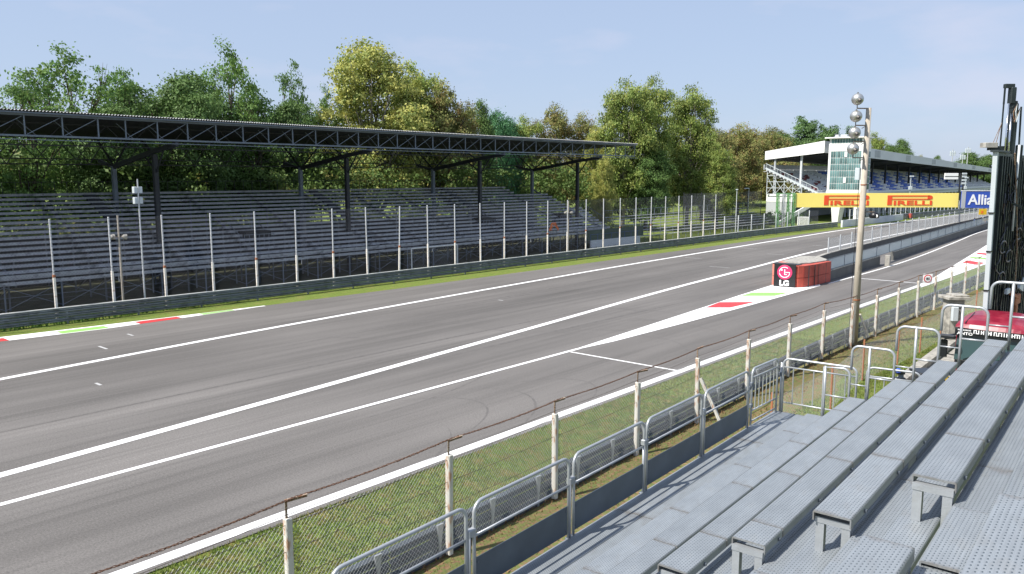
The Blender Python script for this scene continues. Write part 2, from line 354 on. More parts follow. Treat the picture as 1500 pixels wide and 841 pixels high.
# ------------------------------------------------------------------ ground, track, markings
def lerp_poly(pts, y):
    for (xa,ya),(xb,yb) in zip(pts, pts[1:]):
        if ya <= y <= yb: return xa+(xb-xa)*(y-ya)/(yb-ya)
    return pts[0][0] if y < pts[0][1] else pts[-1][0]
def smooth_at(pts, y, w=7):
    return sum(lerp_poly(pts, min(max(y+k, pts[0][1]), pts[-1][1])) for k in (-w,-w/2,0,w/2,w))/5
g = MB(); n = 40
g.add([(-3000,-3000,-.03),(3000,-3000,-.03),(3000,3000,-.03),(-3000,3000,-.03)], [(0,1,2,3)])
struct('ground', g, 'grass_ground')
AN = [(-12.95,0),(-13.3,8),(-13.75,17),(-14.3,28),(-14.7,38),(-14.85,46),(-14.9,66),(-14.8,120)]
GR = [(-56.6,-40),(-54.9,0),(-53.6,14.8),(-52.5,25),(-51.7,40),(-51.4,60),(-51.2,90),(-51.0,120),(-50.4,150),(-49.9,172),(-47.4,235),(-46,300),(-46,420)]
RE = [(-18.55,-40),(-18.55,250),(-18.5,420)]
def ribbon(L, Rr, y0, y1, z, step=4):
    mb = MB(); ys = []; y = y0
    while y < y1: ys.append(y); y += step
    ys.append(y1); vs = []
    for y in ys: vs += [(L(y),y,z),(Rr(y),y,z)]
    return mb.add(vs, [(2*i,2*i+1,2*i+3,2*i+2) for i in range(len(ys)-1)])
struct('asphalt_track', ribbon(lambda y: smooth_at(GR,y), lambda y: -18.55, -40, 420, 0), 'asphalt')
FAR = [(-36.2,-40),(-40.9,0),(-42.3,11.5),(-43.1,17.9),(-44.1,27.2),(-45.6,47.5),(-47.0,69.8),(-48.3,105.6),(-49.2,135.1),(-49.3,152.7),(-49.0,172),(-46.5,235.7),(-45.2,300),(-45,420)]
THK = [(-24.5,-40),(-27.7,0),(-28.45,7.5),(-29.35,16.4),(-31.7,38),(-34.1,58),(-35.7,78.2),(-37.3,94.2),(-37.9,104.4),(-38.8,122.3),(-39.2,151.6),(-39.9,184.1),(-39,300),(-39,420)]
def line(name, P, w, y0, y1, z=.006, mt='line_paint', off=0):
    struct(name, ribbon(lambda y: smooth_at(P,y)-w/2+off, lambda y: smooth_at(P,y)+w/2+off, y0, y1, z, 3), mt)
line('white_edge_line', FAR, .42, -40, 330); line('white_centre_line', THK, .46, -40, 330)
PL = [(-25.83,-40),(-25.83,40)]
line('pit_entry_line', PL, .24, -40, 35)
line('pit_wall_line', [(-25.35,36),(-25.2,50),(-25.25,70),(-25.3,90),(-25.9,103),(-27.2,121),(-28.5,138),(-29.6,150),(-31,190)], .2, 71.5, 190)
line('pit_lane_edge_line', [(-19,-40),(-19,60),(-18.75,78)], .42, -40, 78)
def flat(name, poly, z, mt):
    mb = MB(); mb.add([(x,y,z) for x,y in poly], [tuple(range(len(poly)))]); return struct(name, mb, mt)
flat('island_paint', [(-25.84,34),(-25.46,37.9),(-25.3,45.5),(-25.22,55.6),(-25.25,65),(-25.25,69.5),(-25.9,71),(-28.9,69.5),(-28.65,67.5),(-28.05,59.4),(-27.4,52.4),(-26.6,43)], .0078, 'line_paint')
flat('red_stripe_paint', [(-27.21,52.24),(-25.85,53.44),(-25.6,57.2),(-27.61,55.27)], .010, 'red_paint')
flat('green_stripe_paint', [(-27.83,59.29),(-25.77,61.1),(-25.6,63.8),(-27.95,61.73)], .010, 'green_paint')
flat('kerb_paint', [(-18.35,74),(-18.24,78.5),(-18.15,93),(-18.0,126),(-23.3,126),(-22.61,118.8),(-21.28,104.1),(-18.75,76)], .0078, 'line_paint')
flat('red_stripe_paint', [(-20.39,98.6),(-18.5,97.1),(-18.5,100),(-20.66,101.9)], .010, 'red_paint')
flat('green_stripe_paint', [(-21.1,105),(-18.6,103.6),(-18.6,106.1),(-21.2,106.9)], .010, 'green_paint')
flat('red_stripe_paint', [(-21.6,111),(-18.6,109),(-18.6,112),(-21.7,113.2)], .010, 'red_paint')
# left kerb: red, white and green paint that dies out along the asphalt edge
def kerbx(y, side):
    o = smooth_at(GR, y); w = 1.2 if y < 20 else 1.2*max(0,(31-y)/11)
    return o-.02 if side == 0 else o+w+.25
def kerb(name, y0, y1, mt, z, a=0., b=1.):
    struct(name, ribbon(lambda y: kerbx(y,0)*(1-a)+kerbx(y,1)*a, lambda y: kerbx(y,0)*(1-b)+kerbx(y,1)*b, y0, y1, z, 1), mt)
kerb('kerb_paint', -30, 31.5, 'line_paint', .006)
kerb('red_stripe_paint', 10.8, 14.8, 'red_paint', .010, .3, 1); kerb('green_stripe_paint', 17.6, 20.3, 'green_paint', .010, .25, .9)
kerb('red_stripe_paint', 22.2, 25., 'red_paint', .010, .2, 1); kerb('green_stripe_paint', 26.6, 29., 'green_paint', .010, .15, .9)
# cross lines over the pit lane and grid box marks
def dash(name, a, b, w, mt='line_paint', z=.0055):
    mb = MB(); a = Vector((*a,0)); b = Vector((*b,0)); d = (b-a).normalized(); s = Vector((-d.y,d.x,0))*w/2
    mb.add([(p.x,p.y,z) for p in (a-s,b-s,b+s,a+s)], [(0,1,2,3)]); struct(name, mb, mt)
dash('pit_cross_line', (-25.68,34), (-19.22,34.1), .16); dash('pit_cross_line', (-25.2,77.1), (-19,77), .2)
for a, b in (((-46.3,83.5),(-44.3,83.7)),((-39.75,76.9),(-37.5,77)),((-48.3,100),(-44.7,99.5)),((-40.9,94.1),(-38.7,94.2)),((-48.1,115.7),(-45.4,115.5)),((-41.4,110.1),(-39.1,110)),((-41.6,126),(-39.5,126)),((-48,131),(-45.6,131)),((-46.5,17.6),(-45.4,17.6)),((-48.9,20.2),(-48.1,20.2)),((-38.2,14.2),(-37.6,14.2)),((-41,45),(-40.5,45))):
    dash('grid_mark', a, b, .14, 'worn_paint')
# tyre marks: thin dark ribbons of rubber with thickness of paint
SKZ = [.0006]
def skid(pts, w=.16):
    SKZ[0] += .0001; mb = MB(); P = [Vector((x,y,0)) for x,y in pts]; vs = []
    for i,p in enumerate(P):
        d = (P[min(i+1,len(P)-1)]-P[max(i-1,0)]).normalized(); s = Vector((-d.y,d.x,0))*w/2*(math.sin(PI*(i+.3)/(len(P)-.4)))
        vs += [tuple(p-s+Vector((0,0,SKZ[0]))), tuple(p+s+Vector((0,0,SKZ[0])))]
    mb.add(vs, [(2*i,2*i+1,2*i+3,2*i+2) for i in range(len(P)-1)]); return mb
sk = MB()
for c,r,a0,a1 in (((-23,17),3.2,.2,2.6),((-22.6,17.4),4.1,.1,2.2),((-27.5,24),4.5,1.8,3.6),((-24,30),5,.6,2.4),((-33,30),6,2.2,4.0),((-36,26),7,1.,2.3),((-44,58),3,1.5,4),((-22,13),3.6,-.4,1.4),((-21.5,24),2.6,.3,3),((-30,20),5.5,-.3,.9)):
    pts = [(c[0]+r*math.cos(a0+(a1-a0)*k/22), c[1]+2.1*r*math.sin(a0+(a1-a0)*k/22)) for k in range(23)]
    m_ = skid(pts, .10); sk.add(m_.v, m_.f)
for k in range(16):
    c = (R.uniform(-37,-22), R.uniform(12,42)); r = R.uniform(5,14); a0 = R.uniform(1.2,1.9); da = R.uniform(.3,.8)
    pts = [(c[0]+r*math.cos(a0+da*q/18), c[1]+1.8*r*math.sin(a0+da*q/18)) for q in range(19)]
    m_ = skid(pts, R.uniform(.10,.2)); sk.add(m_.v, m_.f)
for k in range(12):
    x = R.uniform(-48,-21); y = R.uniform(5,90); L = R.uniform(25,60); s = R.uniform(-.05,-.01); c = R.uniform(-.0006,.0006)
    m_ = skid([(x+s*t+c*t*t, y+t) for t in [L*i/16 for i in range(17)]], R.uniform(.12,.3)); sk.add(m_.v, m_.f)
struct('tyre_marks', sk, 'rubber', 'structure')
# dirt strip at the foot of the near fence
dm = MB(); vs = []; fs = []
ys = [2+1.2*k for k in range(62)]
for y in ys:
    x = smooth_at(AN, y, 3); h = .26*max(0,min(1,(46-y)/24)); 
    vs += [(x-.5,y,-.029),(x-.12,y,h*.6),(x+.25,y,h+.05*R.random()),(x+.85,y,h+.05+.05*R.random()),(x+1.5+R.uniform(-.2,.2),y,h*.55+.02),(x+2.4+R.uniform(-.4,.4),y,-.03)]
for i in range(len(ys)-1):
    for j in range(5): a = i*6+j; fs.append((a,a+1,a+7,a+6))
dm.add(vs, fs); struct('dirt_bank', dm, 'dirt')
ap = MB(); ap.prism([(-10.35,38.5),(-9.9,38.5),(-10.3,49.8),(-10.8,49.8)], -.02, .28); struct('concrete_kerb', ap, 'concrete')
flat('service_road', [(-9.9,36),(8,36),(8,75),(-10.8,75)], -.015, 'concrete')
flat('shade_ground', [(-9.2,-6),(9,-6),(9,35.9),(-9.0,35.9),(-8.2,22)], -.018, 'shade_earth')  # dark sheet standing in for the shade below the near stand

# ------------------------------------------------------------------ chain link mesh, real wires
def chain(w, h, pitch, r, mt, z0=0., weave=True):
    """diagonal wires filling a w x h rectangle in the y,z plane (y along the fence)"""
    mb = MB(); st = pitch*math.sqrt(2)
    k = int((w+h)/st)+1
    for sgn in (1,-1):
        for i in range(k+1):
            c = i*st - (h if sgn > 0 else 0)
            # line y = c + sgn*z
            z_a, z_b = 0., h
            if sgn > 0: z_a = max(0, -c); z_b = min(h, w-c)
            else: z_a = max(0, c-w); z_b = min(h, c)
            if z_b-z_a < .02: continue
            p = Vector((.003*sgn, c+sgn*z_a, z0+z_a)); q = Vector((.003*sgn, c+sgn*z_b, z0+z_b))
            mb.tube([p,q], r, 3, False)
    return mb.mesh('mesh_panel', mt)

# ------------------------------------------------------------------ guard rails
def wrail(mb, a, b, z, depth=.08, h=.31, side=1):
    """one W-profile rail between two points; side +1 bulges to +x"""
    prof = [(0,0),(.25,.02),(1,.10),(1,.16),(.25,.27),(.0,.31/2+.0),(.25,.04+.31/2),(1,.21),(1,.27),(.25,.30),(0,.31)]
    prof = [(-.3,.012),(0,.02),(1,.07),(1,.12),(.1,.155),(1,.19),(1,.24),(0,.29),(-.3,.298)]
    a = Vector(a); b = Vector(b); vs = []
    for p in (a,b):
        for d,zz in prof: vs.append((p.x+side*depth*d, p.y, z+zz*h/.31))
    k = len(prof); mb.add(vs, [(i,i+1,k+i+1,k+i) if side<0 else (k+i,k+i+1,i+1,i) for i in range(k-1)]); return mb
def guard_rail(label, P, y0, y1, seg, tiers, mt, side, post_off, topstrip=None, pn=2, zb=.08):
    x0 = smooth_at(P, y0, 3)
    t = thing('guard_rail', label, 'guard rail', (x0,y0,0))
    y = y0
    while y < y1-.1:
        yb = min(y+seg, y1); xa = smooth_at(P,y,3)-x0; xb = smooth_at(P,yb,3)-x0
        for k in range(tiers):
            j = R.uniform(-.006,.006)
            part('rail', wrail(MB(), (xa+j,y-y0,0), (xb+j,yb-y0-.015,0), zb+k*.315, side=side), mt, t)
        if topstrip: part('top_rail', MB().beam((xa,y-y0,zb+tiers*.315+.01),(xb,yb-y0-.01,zb+tiers*.315+.01), .17, .05), topstrip, t)
        for q in range(pn):
            f = (q+.5)/pn; xx = xa+(xb-xa)*f; yy = y-y0+(yb-y)*f
            pm = MB(); pm.box(xx-side*.02-.06, xx-side*.02+.06, yy-.05, yy+.05, -.05, zb+tiers*.315-.03)
            part('rail_post', pm, mt, t)
        y += seg
    return t
AL = [(-56.9,-40),(-55.8,15.4),(-55.0,34),(-54.7,57),(-54.4,90),(-54.2,121),(-52.6,153),(-52.3,160)]
guard_rail('long grey three tier guard rail along the far grass verge with its sunlit top painted pale', AL, -10, 152, 4.5, 3, 'armco', 1, -.1, 'armco_top_lit', 1)
AN = [(-12.95,0),(-13.3,8),(-13.75,17),(-14.3,28),(-14.7,38),(-14.85,46),(-14.9,66),(-14.8,120)]
guard_rail('dark dented guard rail behind the near rusty chain link fence', AN, 2, 92, 3.0, 3, 'armco_near_shaded', 1, .1, None, 1, .16)
# pale slotted posts carrying the near rail on its pit side
t = thing('rail_spacer_posts', 'pale slotted spacer posts in a row along the near guard rail', 'posts', (-13,2,0))
sm = MB().box(-.02,.02,-.03,.03,.0,1.0).add([(-.02,-.10,1.13),(.03,-.10,1.13),(.03,.10,1.13),(-.02,.10,1.13),(-.02,-.03,.66),(.03,-.03,.66),(.03,.03,.66),(-.02,.03,.66)],[(0,1,2,3),(4,5,1,0),(5,6,2,1),(6,7,3,2),(7,4,0,3)]).mesh('spacer_post','galvanised')
for k in range(44): link('spacer_post', sm, t, (smooth_at(AN, 2.6+2*k, 3)+13+.11, .6+2*k, 0))

# ------------------------------------------------------------------ far debris fence
FX = -56.4; FY0 = 18.9-3.665*5; SP = 3.665
ft = thing('debris_fence', 'tall wire debris fence with two tone white and grey posts before the far covered stand', 'fence', (FX,FY0,0))
pl = MB().bbox(-.075,.075,-.075,.075,-.05,3.05,.015).mesh('fence_post','fence_post_far')
pu = MB().bbox(-.05,.05,-.045,.045,3.05,6.75,.01).mesh('post_extension','post_grey')
cap = MB().bbox(-.085,.085,-.085,.085,2.95,3.13,.02).mesh('joint_collar','rust_red')
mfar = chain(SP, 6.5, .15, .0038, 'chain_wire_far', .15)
NP = 31
for i in range(NP):
    lean = R.uniform(-.006,.012)
    if i == 13: lean = -.032
    p = link('fence_post', pl, ft, (0,i*SP,0)); p.rotation_euler = (lean, 0, 0)
    link('post_extension', pu, p); 
    if i % 2: link('joint_collar', cap, p)
    if i < NP-1: link('mesh_panel', mfar, ft, (.06,i*SP,0))
wm = MB()
for z in (.2,1.6,3.3,5.0,6.65): wm.tube([(.06,0,z),(.06,(NP-1)*SP,z)], .006, 4)
part('line_wire', wm, 'dull_steel', ft)
# its lower continuation beyond
ft2 = thing('low_fence', 'lower stretch of wire fence where the tall fence ends by the bushes', 'fence', (-56.2,FY0+NP*SP-1.,0))
pl2 = MB().bbox(-.07,.07,-.07,.07,-.05,3.4,.015).mesh('fence_post','post_grey')
mfar2 = chain(4.2, 3.2, .14, .007, 'chain_wire_far', .1)
for i in range(8):
    link('fence_post', pl2, ft2, (i*.25,i*4.2,0)); link('mesh_panel', mfar2, ft2, (i*.25+.05,i*4.2,0))
# tall dark fence behind it
ft3 = thing('tall_dark_fence', 'tall dark wire fence with thin posts beside the right grandstand base', 'fence', (-66,118,0))
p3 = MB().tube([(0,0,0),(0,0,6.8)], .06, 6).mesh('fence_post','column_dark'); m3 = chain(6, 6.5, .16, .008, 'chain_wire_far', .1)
for i in range(6):
    link('fence_post', p3, ft3, (0,i*6,0)); 
    if i < 5: link('mesh_panel', m3, ft3, (0,i*6,0))

# ------------------------------------------------------------------ far covered stand
SX = -62.2; SY0 = -8.; SY1 = 90.6
st = thing('covered_stand', 'long dark covered grandstand with rows of bare steel benches under a truss roof', 'grandstand', (SX,SY0,0))
L = SY1-SY0; ROWS = 17; PT = .80; RS = .345; Z1 = 2.15
nb = 15; bl = L/nb
bmesh_ = MB().box(-.19,.19,0,bl-.03,-.045,0).box(.15,.19,0,bl-.03,-.20,-.045).mesh('bench_plank','bench_far')
fmesh_ = MB().box(-.36,.36,0,bl-.03,-.045,0).box(.33,.36,0,bl-.03,-.12,-.045).mesh('floor_plank','bench_far')
fm2 = MB().box(-.015,.015,0,bl-.03,-.22,.0).mesh('front_board','bench_far')
aisle = [2,5,8,11,14]
for k in range(ROWS):
    end = nb if k < 14 else nb-1
    for j in range(end):
        x = -k*PT; z = Z1+k*RS
        link('bench_plank', bmesh_, st, (x-.35,j*bl,z+.35))
        link('floor_plank', fmesh_, st, (x+.05,j*bl,z-.04))
for j in range(nb): link('front_board', fm2, st, (.35,j*bl,Z1+.08)); link('front_board', fm2, st, (.36,j*bl,Z1+.55))
pm = MB().beam((0,0,0),(0,0,2.0),.08).mesh('support_leg','truss_paint')
for j in range(int(L/3.65)+1): link('support_leg', pm, st, (.3,j*3.65,0)); link('support_leg', pm, st, (-1.3,j*3.65,0.2))
br = MB()
for j in range(int(L/3.65)):
    y0 = j*3.65
    br.beam((.3,y0,.3),(.3,y0+3.65,1.9),.035); br.beam((.3,y0,1.9),(.3,y0+3.65,.3),.035); br.beam((.3,y0,1.15),(.3,y0+3.65,1.15),.03)
part('cross_bracing', br, 'truss_paint', st, kind='stuff')
for j in range(nb+1):
    y0 = min(j*bl, L-.1); s_ = MB().beam((.3,y0,Z1-.2),(-(ROWS-1)*PT-.6,y0,Z1+(ROWS-1)*RS-.15),.12,.2)
    for q in range(5):
        xx = -1.3-q*3; s_.beam((xx,y0,0),(xx,y0,Z1-.25-xx*RS/PT),.1)
        if q: s_.beam((xx,y0,.3),(xx+3,y0,1.6),.05)
    part('raker_frame', s_, 'dull_steel', st)
# seat brackets: short uprights below the lower benches
sb = MB().box(-.05,.05,-.04,.04,0,.4).mesh('seat_bracket','dull_steel')
for k in range(4):
    for j in range(nb*2+1): link('seat_bracket', sb, st, (-k*PT-.42,min(j*bl/2+k*.3,L-.1),Z1+k*RS-.08))
# vomitory openings: solid boxes coloured dark for their shade, with white rails
for yy in (22., 47.5, 78.5, 94.):
    o = MB().box(-5.2,-3.6,yy-1.3,yy+1.3,Z1+.9,Z1+2.35)
    part('opening_shade_box', o, 'roof_dark', st)
    rl = MB()
    for a in range(7): rl.beam((-3.5,yy-1.5+a*.5,Z1+.9),(-3.5,yy-1.5+a*.5,Z1+2.05),.04)
    rl.beam((-3.5,yy-1.5,Z1+2.05),(-3.5,yy+1.5,Z1+2.05),.05); rl.beam((-3.5,yy+1.5,Z1+1.6),(-6,yy+1.5,Z1+2.9),.05); rl.beam((-3.5,yy-1.5,Z1+1.6),(-6,yy-1.5,Z1+2.9),.05)
    part('opening_rail', rl, 'truss_paint', st)
# aisle stairs, their shade put in as a dark colour
for yy in (12.5, 36.5, 60., 80.):
    sm_ = MB()
    for k in range(ROWS*2): sm_.box(-k*PT/2-.15,-k*PT/2+.2,yy-.5,yy+.5,Z1+k*RS/2-.02,Z1+k*RS/2+.2)
    part('aisle_stair', sm_, 'column_dark', st)
# columns, arms, trusses, roof
FR = [11., 30.4, 49.8, 69.2, 88.6]
for Y in FR:
    y = Y-SY0
    part('roof_column', MB().bbox(-4.0,-3.6,y-.19,y+.19,0,11.3,.03), 'column_dark', st)
    part('rear_column', MB().bbox(-12.1,-11.7,y-.18,y+.18,0,10.4,.03), 'truss_paint', st)
    part('roof_arm', MB().beam((.2,y,12.0),(-4,y,11.5),.25,.36).beam((-4,y,11.5),(-12,y,10.3),.25,.40).beam((-12,y,10.3),(-15,y,10.9),.2,.3), 'column_dark', st)
    part('arm_strut', MB().beam((-4,y,11.3),(-7.5,y,13.2),.12).beam((-11.8,y,10.3),(-7.5,y,13.2),.12).beam((-11.8,y,10.3),(-15,y,12.8),.12), 'column_dark', st)
    part('knee_brace', MB().beam((-3.8,y,9.6),(-2.2,y,11.5),.10).beam((-3.8,y,10.),(-5.6,y,11.1),.10), 'column_dark', st)
RY0 = -10.-SY0; RY1 = 96.9-SY0
ch = MB().beam((0,RY0,13.72),(0,RY1,13.72),.16,.14); part('top_chord', ch, 'truss_paint', st)
part('bottom_chord', MB().beam((0,RY0,12.28),(0,RY1,12.28),.16,.12).beam((.5,RY0,12.0),(.5,RY1,12.0),.05,.05), 'truss_paint', st)
YS = []; y = 96.9
while y > 26: YS.append(y); y -= 2.425
y = 25.2-.6
while y > -10: YS.append(y); y -= 2.43
YS.sort()
vm_ = MB().beam((0,0,12.34),(0,0,13.65),.09,.09).mesh('truss_post','truss_paint')
for y in YS: link('truss_post', vm_, st, (0,y-SY0,0))
for a,b in zip(YS,YS[1:]):
    if b-a < 2: continue
    part('truss_diagonal', MB().beam((-.01,a-SY0+.1,12.36),(-.01,b-SY0-.12,13.6),.045), 'truss_paint', st)
for a,b in zip(YS,YS[1:]):
    if b-a < 2: continue
    part('rear_truss_bar', MB().beam((-1.6,a-SY0,13.5),(-1.6,(a+b)/2-SY0,12.4),.05), 'dull_steel', st)
pt = MB()
for xx,za,zb in ((-4,11.8,13.4),(-12,10.5,12.9),(-14.8,11.0,12.8)):
    pt.beam((xx,RY0,za),(xx,RY1-2,za),.09); pt.beam((xx,RY0,zb),(xx,RY1-2,zb),.09)
    k = 0; y = RY0
    while y < RY1-6: pt.beam((xx,y,za),(xx,y+1.6,zb),.06); pt.beam((xx,y+1.6,zb),(xx,y+3.2,za),.06); y += 3.2
part('purlin_trusses', pt, 'column_dark', st, kind='stuff')
rf = MB(); pit = .22; k = int((RY1-RY0)/(pit/2)); vs = []; fs = []
for i in range(k+1):
    zz = .10 if i % 2 else 0.
    vs += [(.55,RY0+i*pit/2,13.93+zz),(-16,RY0+i*pit/2,13.15+zz)]
for i in range(k): fs.append((2*i,2*i+1,2*i+3,2*i+2))
rf.add(vs, fs); part('roof_sheet', rf, 'roof_top', st)
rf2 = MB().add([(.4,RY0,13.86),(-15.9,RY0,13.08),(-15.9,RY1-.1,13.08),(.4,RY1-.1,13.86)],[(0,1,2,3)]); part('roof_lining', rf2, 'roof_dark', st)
part('roof_gutter', MB().beam((.42,RY0,13.83),(.42,RY1,13.83),.06,.10), 'truss_paint', st)
part('added_dark_screen', MB().box(-14.0,-13.9,-1,L+1,0,4.2), 'column_dark', st)  # added dark screen, hides sunlit ground that would show below the benches
# rear rail fence on top of the stand
rr = MB(); 
for y in range(0, int(L)): rr.beam((-13.6,y,7.6),(-13.6,y,9.0),.035)
for z in (8.0,8.99): rr.beam((-13.6,0,z),(-13.6,L,z),.04)
part('rear_railing', rr, 'column_dark', st)
# end stair on the right of the stand
es = MB()
for k in range(14): es.box(.2-k*.6,.75-k*.6,L+.2,L+3.6,.5+k*.33,.72+k*.33)
part('end_stair', es, 'bench_far', st)
struct('shade_ground', MB().add([(-115,-60,-.02),(-58.5,-60,-.02),(-58.5,93,-.02),(-115,150,-.02)],[(0,1,2,3)]), 'shade_earth')  # dark sheet standing in for the shade under the covered stand
er = MB()
for k in range(0,10,2): er.beam((.4-k*.8,L+3.6,.7+k*.42),(.4-k*.8,L+3.6,1.8+k*.42),.05)
er.beam((.4,L+3.6,1.8),(-6,L+3.6,5.1),.05); er.beam((.6,L+.1,1.8),(.6,L+3.6,1.8),.05); er.beam((.6,L+3.6,0),(.6,L+3.6,1.8),.06)
part('stair_rail', er, 'truss_paint', st)

# small low bleacher beyond it
bl2 = thing('low_bleacher', 'low uncovered bleacher behind the fence right of the covered stand', 'grandstand', (-62,98,0))
bmm = MB().box(-.2,.2,0,7.9,-.06,0).mesh('bench_plank','bench_far')
for k in range(8):
    for j in range(6): link('bench_plank', bmm, bl2, (-k*.85,j*8,.9+k*.36))
sp_ = MB()
for j in range(25): 
    sp_.beam((-.1,j*2,0),(-.1,j*2,.9),.06); sp_.beam((-5.9,j*2,0),(-5.9,j*2,4.4),.05)
sp_.beam((-5.9,0,4.4),(-5.9,48,4.4),.05)
part('support_leg', sp_, 'truss_paint', bl2)
wl_ = thing('low_white_wall', 'low white wall with dark green boards and blue rail at the end of the covered stand', 'wall', (-60.6,82.5,0))
part('wall', MB().box(-.2,0,2,13.8,0,1.15), 'wall_white', wl_)
part('green_board', MB().box(-.3,-.24,1.5,15,1.15,2.5), 'dark_hoarding', wl_)
brl = MB()
for k in range(8): brl.beam((-.1,2+k*1.6,1.15),(-.1,2+k*1.6,1.95),.04)
brl.beam((-.1,2,1.92),(-.1,13.6,1.92),.04); part('blue_rail', brl, 'blue_rail', wl_)

# goal frame
gl = thing('goal_frame', 'thin white goal frame with net standing behind the far fence', 'goal', (-59.6,0,0))
gy0, gy1 = 52.6, 59.0
for nm,p,q in (('goal_post',(0,gy0,0),(0,gy0,2.35)),('goal_post',(0,gy1,0),(0,gy1,2.35)),('crossbar',(0,gy0,2.35),(0,gy1,2.35))):
    part(nm, MB().tube([p,q], .06, 8), 'white_paint', gl)
nt = chain(gy1-gy0, 2.3, .25, .006, 'chain_wire', 0.02); link('goal_net', nt, gl, (-.7,gy0,0))
# poles by the far fence
p = thing('speaker_pole', 'slim pole with two white boxes before the left end of the covered stand', 'pole', (-57.6,25.2,0))
part('pole', MB().tube([(0,0,0),(0,0,9.3)], .07, 8, r1=.045), 'post_grey', p)
for z in (8.55,7.8):
    bx = MB().bbox(-.3,.05,-.3,-.06,z-.25,z+.2,.03).bbox(-.3,.05,.06,.3,z-.25,z+.2,.03); part('speaker_box', bx, 'rig_white', p)
part('pole_foot', MB().bbox(-.25,.25,-.25,.25,0,.16,.03), 'concrete', p)
def twin(loc, h, zl, label):
    p = thing('lamp_post', label, 'lamp post', loc)
    part('pole', MB().tube([(0,0,0),(0,0,h)], .085, 8, r1=.06), 'pole_concrete', p)
    for s in (-1,1):
        part('lamp_head', MB().lathe([(.05,-.22),(.17,-.1),(.2,.1),(.02,.16)], 10, (s*.15,s*.35,zl), 'y'), 'concrete', p)
    part('crossarm', MB().beam((0,-.4,zl),(0,.4,zl),.05), 'rusty_angle', p)
twin((-57.2,23.5,0), 6.8, 5.3, 'concrete post with two round lamps at the left of the far fence')
twin((-57.2,75.1,0), 6.6, 5.2, 'concrete post with small lamps touching the far fence near the stand end')
t = thing('tangled_net', 'small tangle of orange netting caught on the benches of the far stand', 'net', (-61.2,77.2,3.3))
for k in range(5):
    pts = [(0,.8*math.cos(a*.9+k)+.1*k,.5*math.sin(a*1.3+k*2)) for a in range(6)]; part('net_strip', MB().tube(pts,.05,5), 'orange', t)

# ------------------------------------------------------------------ trees
def leaf_cloud(mb, rng, lobes, clumps, per, leaf, spread, shell=(.55,1.02), up=.35):
    for c,r,sz in lobes:
        nC = max(3, int(clumps*(r/4.)**2))
        for _ in range(nC):
            d = Vector((rng.gauss(0,1), rng.gauss(0,1), rng.gauss(0,1))).normalized()
            if d.z < -.6: d.z *= .4; d.normalize()
            rad = r*rng.uniform(*shell); cc = Vector(c)+Vector((d.x*rad, d.y*rad, d.z*rad*sz))
            sp = spread*rng.uniform(.6,1.3)
            for _ in range(int(per*rng.uniform(.6,1.3))):
                p = cc+Vector((rng.gauss(0,sp), rng.gauss(0,sp), rng.gauss(0,sp*.6)))
                nrm = (d*.9+Vector((rng.gauss(0,.6), rng.gauss(0,.6), rng.gauss(0,.6)+up))).normalized()
                a = nrm.cross(Vector((rng.gauss(0,1),rng.gauss(0,1),rng.gauss(0,1)))).normalized(); b = nrm.cross(a)
                l = leaf*rng.uniform(.6,1.3); w = l*.62
                mb.add([p-a*l*.5, p+b*w*.5, p+a*l*.5, p-b*w*.5], [(0,1,2,3)])
def make_tree(seed, H, Rc, hb, nl, clumps, per, leaf, spread, leafm, barkm, kind='round'):
    rng = random.Random(seed); lobes = []
    if kind == 'poplar':
        for k in range(9): z = hb+(H-hb)*(k+.5)/9; r = Rc*math.sin(PI*(k+1.2)/10.5)**.7; lobes.append(((rng.gauss(0,.25),rng.gauss(0,.25),z), r, 1.3))
    else:
        for k in range(nl):
            f = (k+.5)/nl; z = hb+(H-hb)*(.12+.76*f); rr = Rc*.92*math.sin(PI*(.22+.56*f))**.8
            a = k*2.4+rng.uniform(-.4,.4); lr = Rc*(rng.uniform(.24,.40) if nl > 19 else rng.uniform(.32,.48))*(1.05-.25*f)
            lobes.append(((math.cos(a)*(rr-lr*.5)*rng.uniform(.35,1), math.sin(a)*(rr-lr*.5)*rng.uniform(.35,1), min(z,H-lr*.8)), lr, .85))
        lobes.append(((rng.gauss(0,.1*Rc),rng.gauss(0,.1*Rc),H-Rc*.34), Rc*.34, .95))
    tr = MB(); top = Vector((rng.gauss(0,.4),rng.gauss(0,.4),H*.8)); k = 7
    pts = [Vector((0,0,-.2)).lerp(top, i/k)+Vector((rng.gauss(0,.12),rng.gauss(0,.12),0))*(i>0) for i in range(k+1)]
    tr.tube(pts, .018*H+.06, 9, r1=.04)
    for c,r,_ in lobes:
        c = Vector(c); i = min(k-1, max(1, int((c.z*.55)/(H*.8)*k))); s_ = pts[i]; m_ = s_.lerp(c,.5)+Vector((rng.gauss(0,.4),rng.gauss(0,.4),.1*r))
        tr.tube([s_, m_, c], .008*H+.02, 6, r1=.03)
        for _ in range(4):
            e = c+Vector((rng.gauss(0,1),rng.gauss(0,1),rng.gauss(.4,.7))).normalized()*r*.9; tr.tube([m_.lerp(c,.6), e], .05, 4, r1=.012)
    lf = MB(); leaf_cloud(lf, rng, lobes, clumps, per, leaf, spread)
    return tr.mesh('trunk', barkm, True), lf.mesh('crown', leafm)
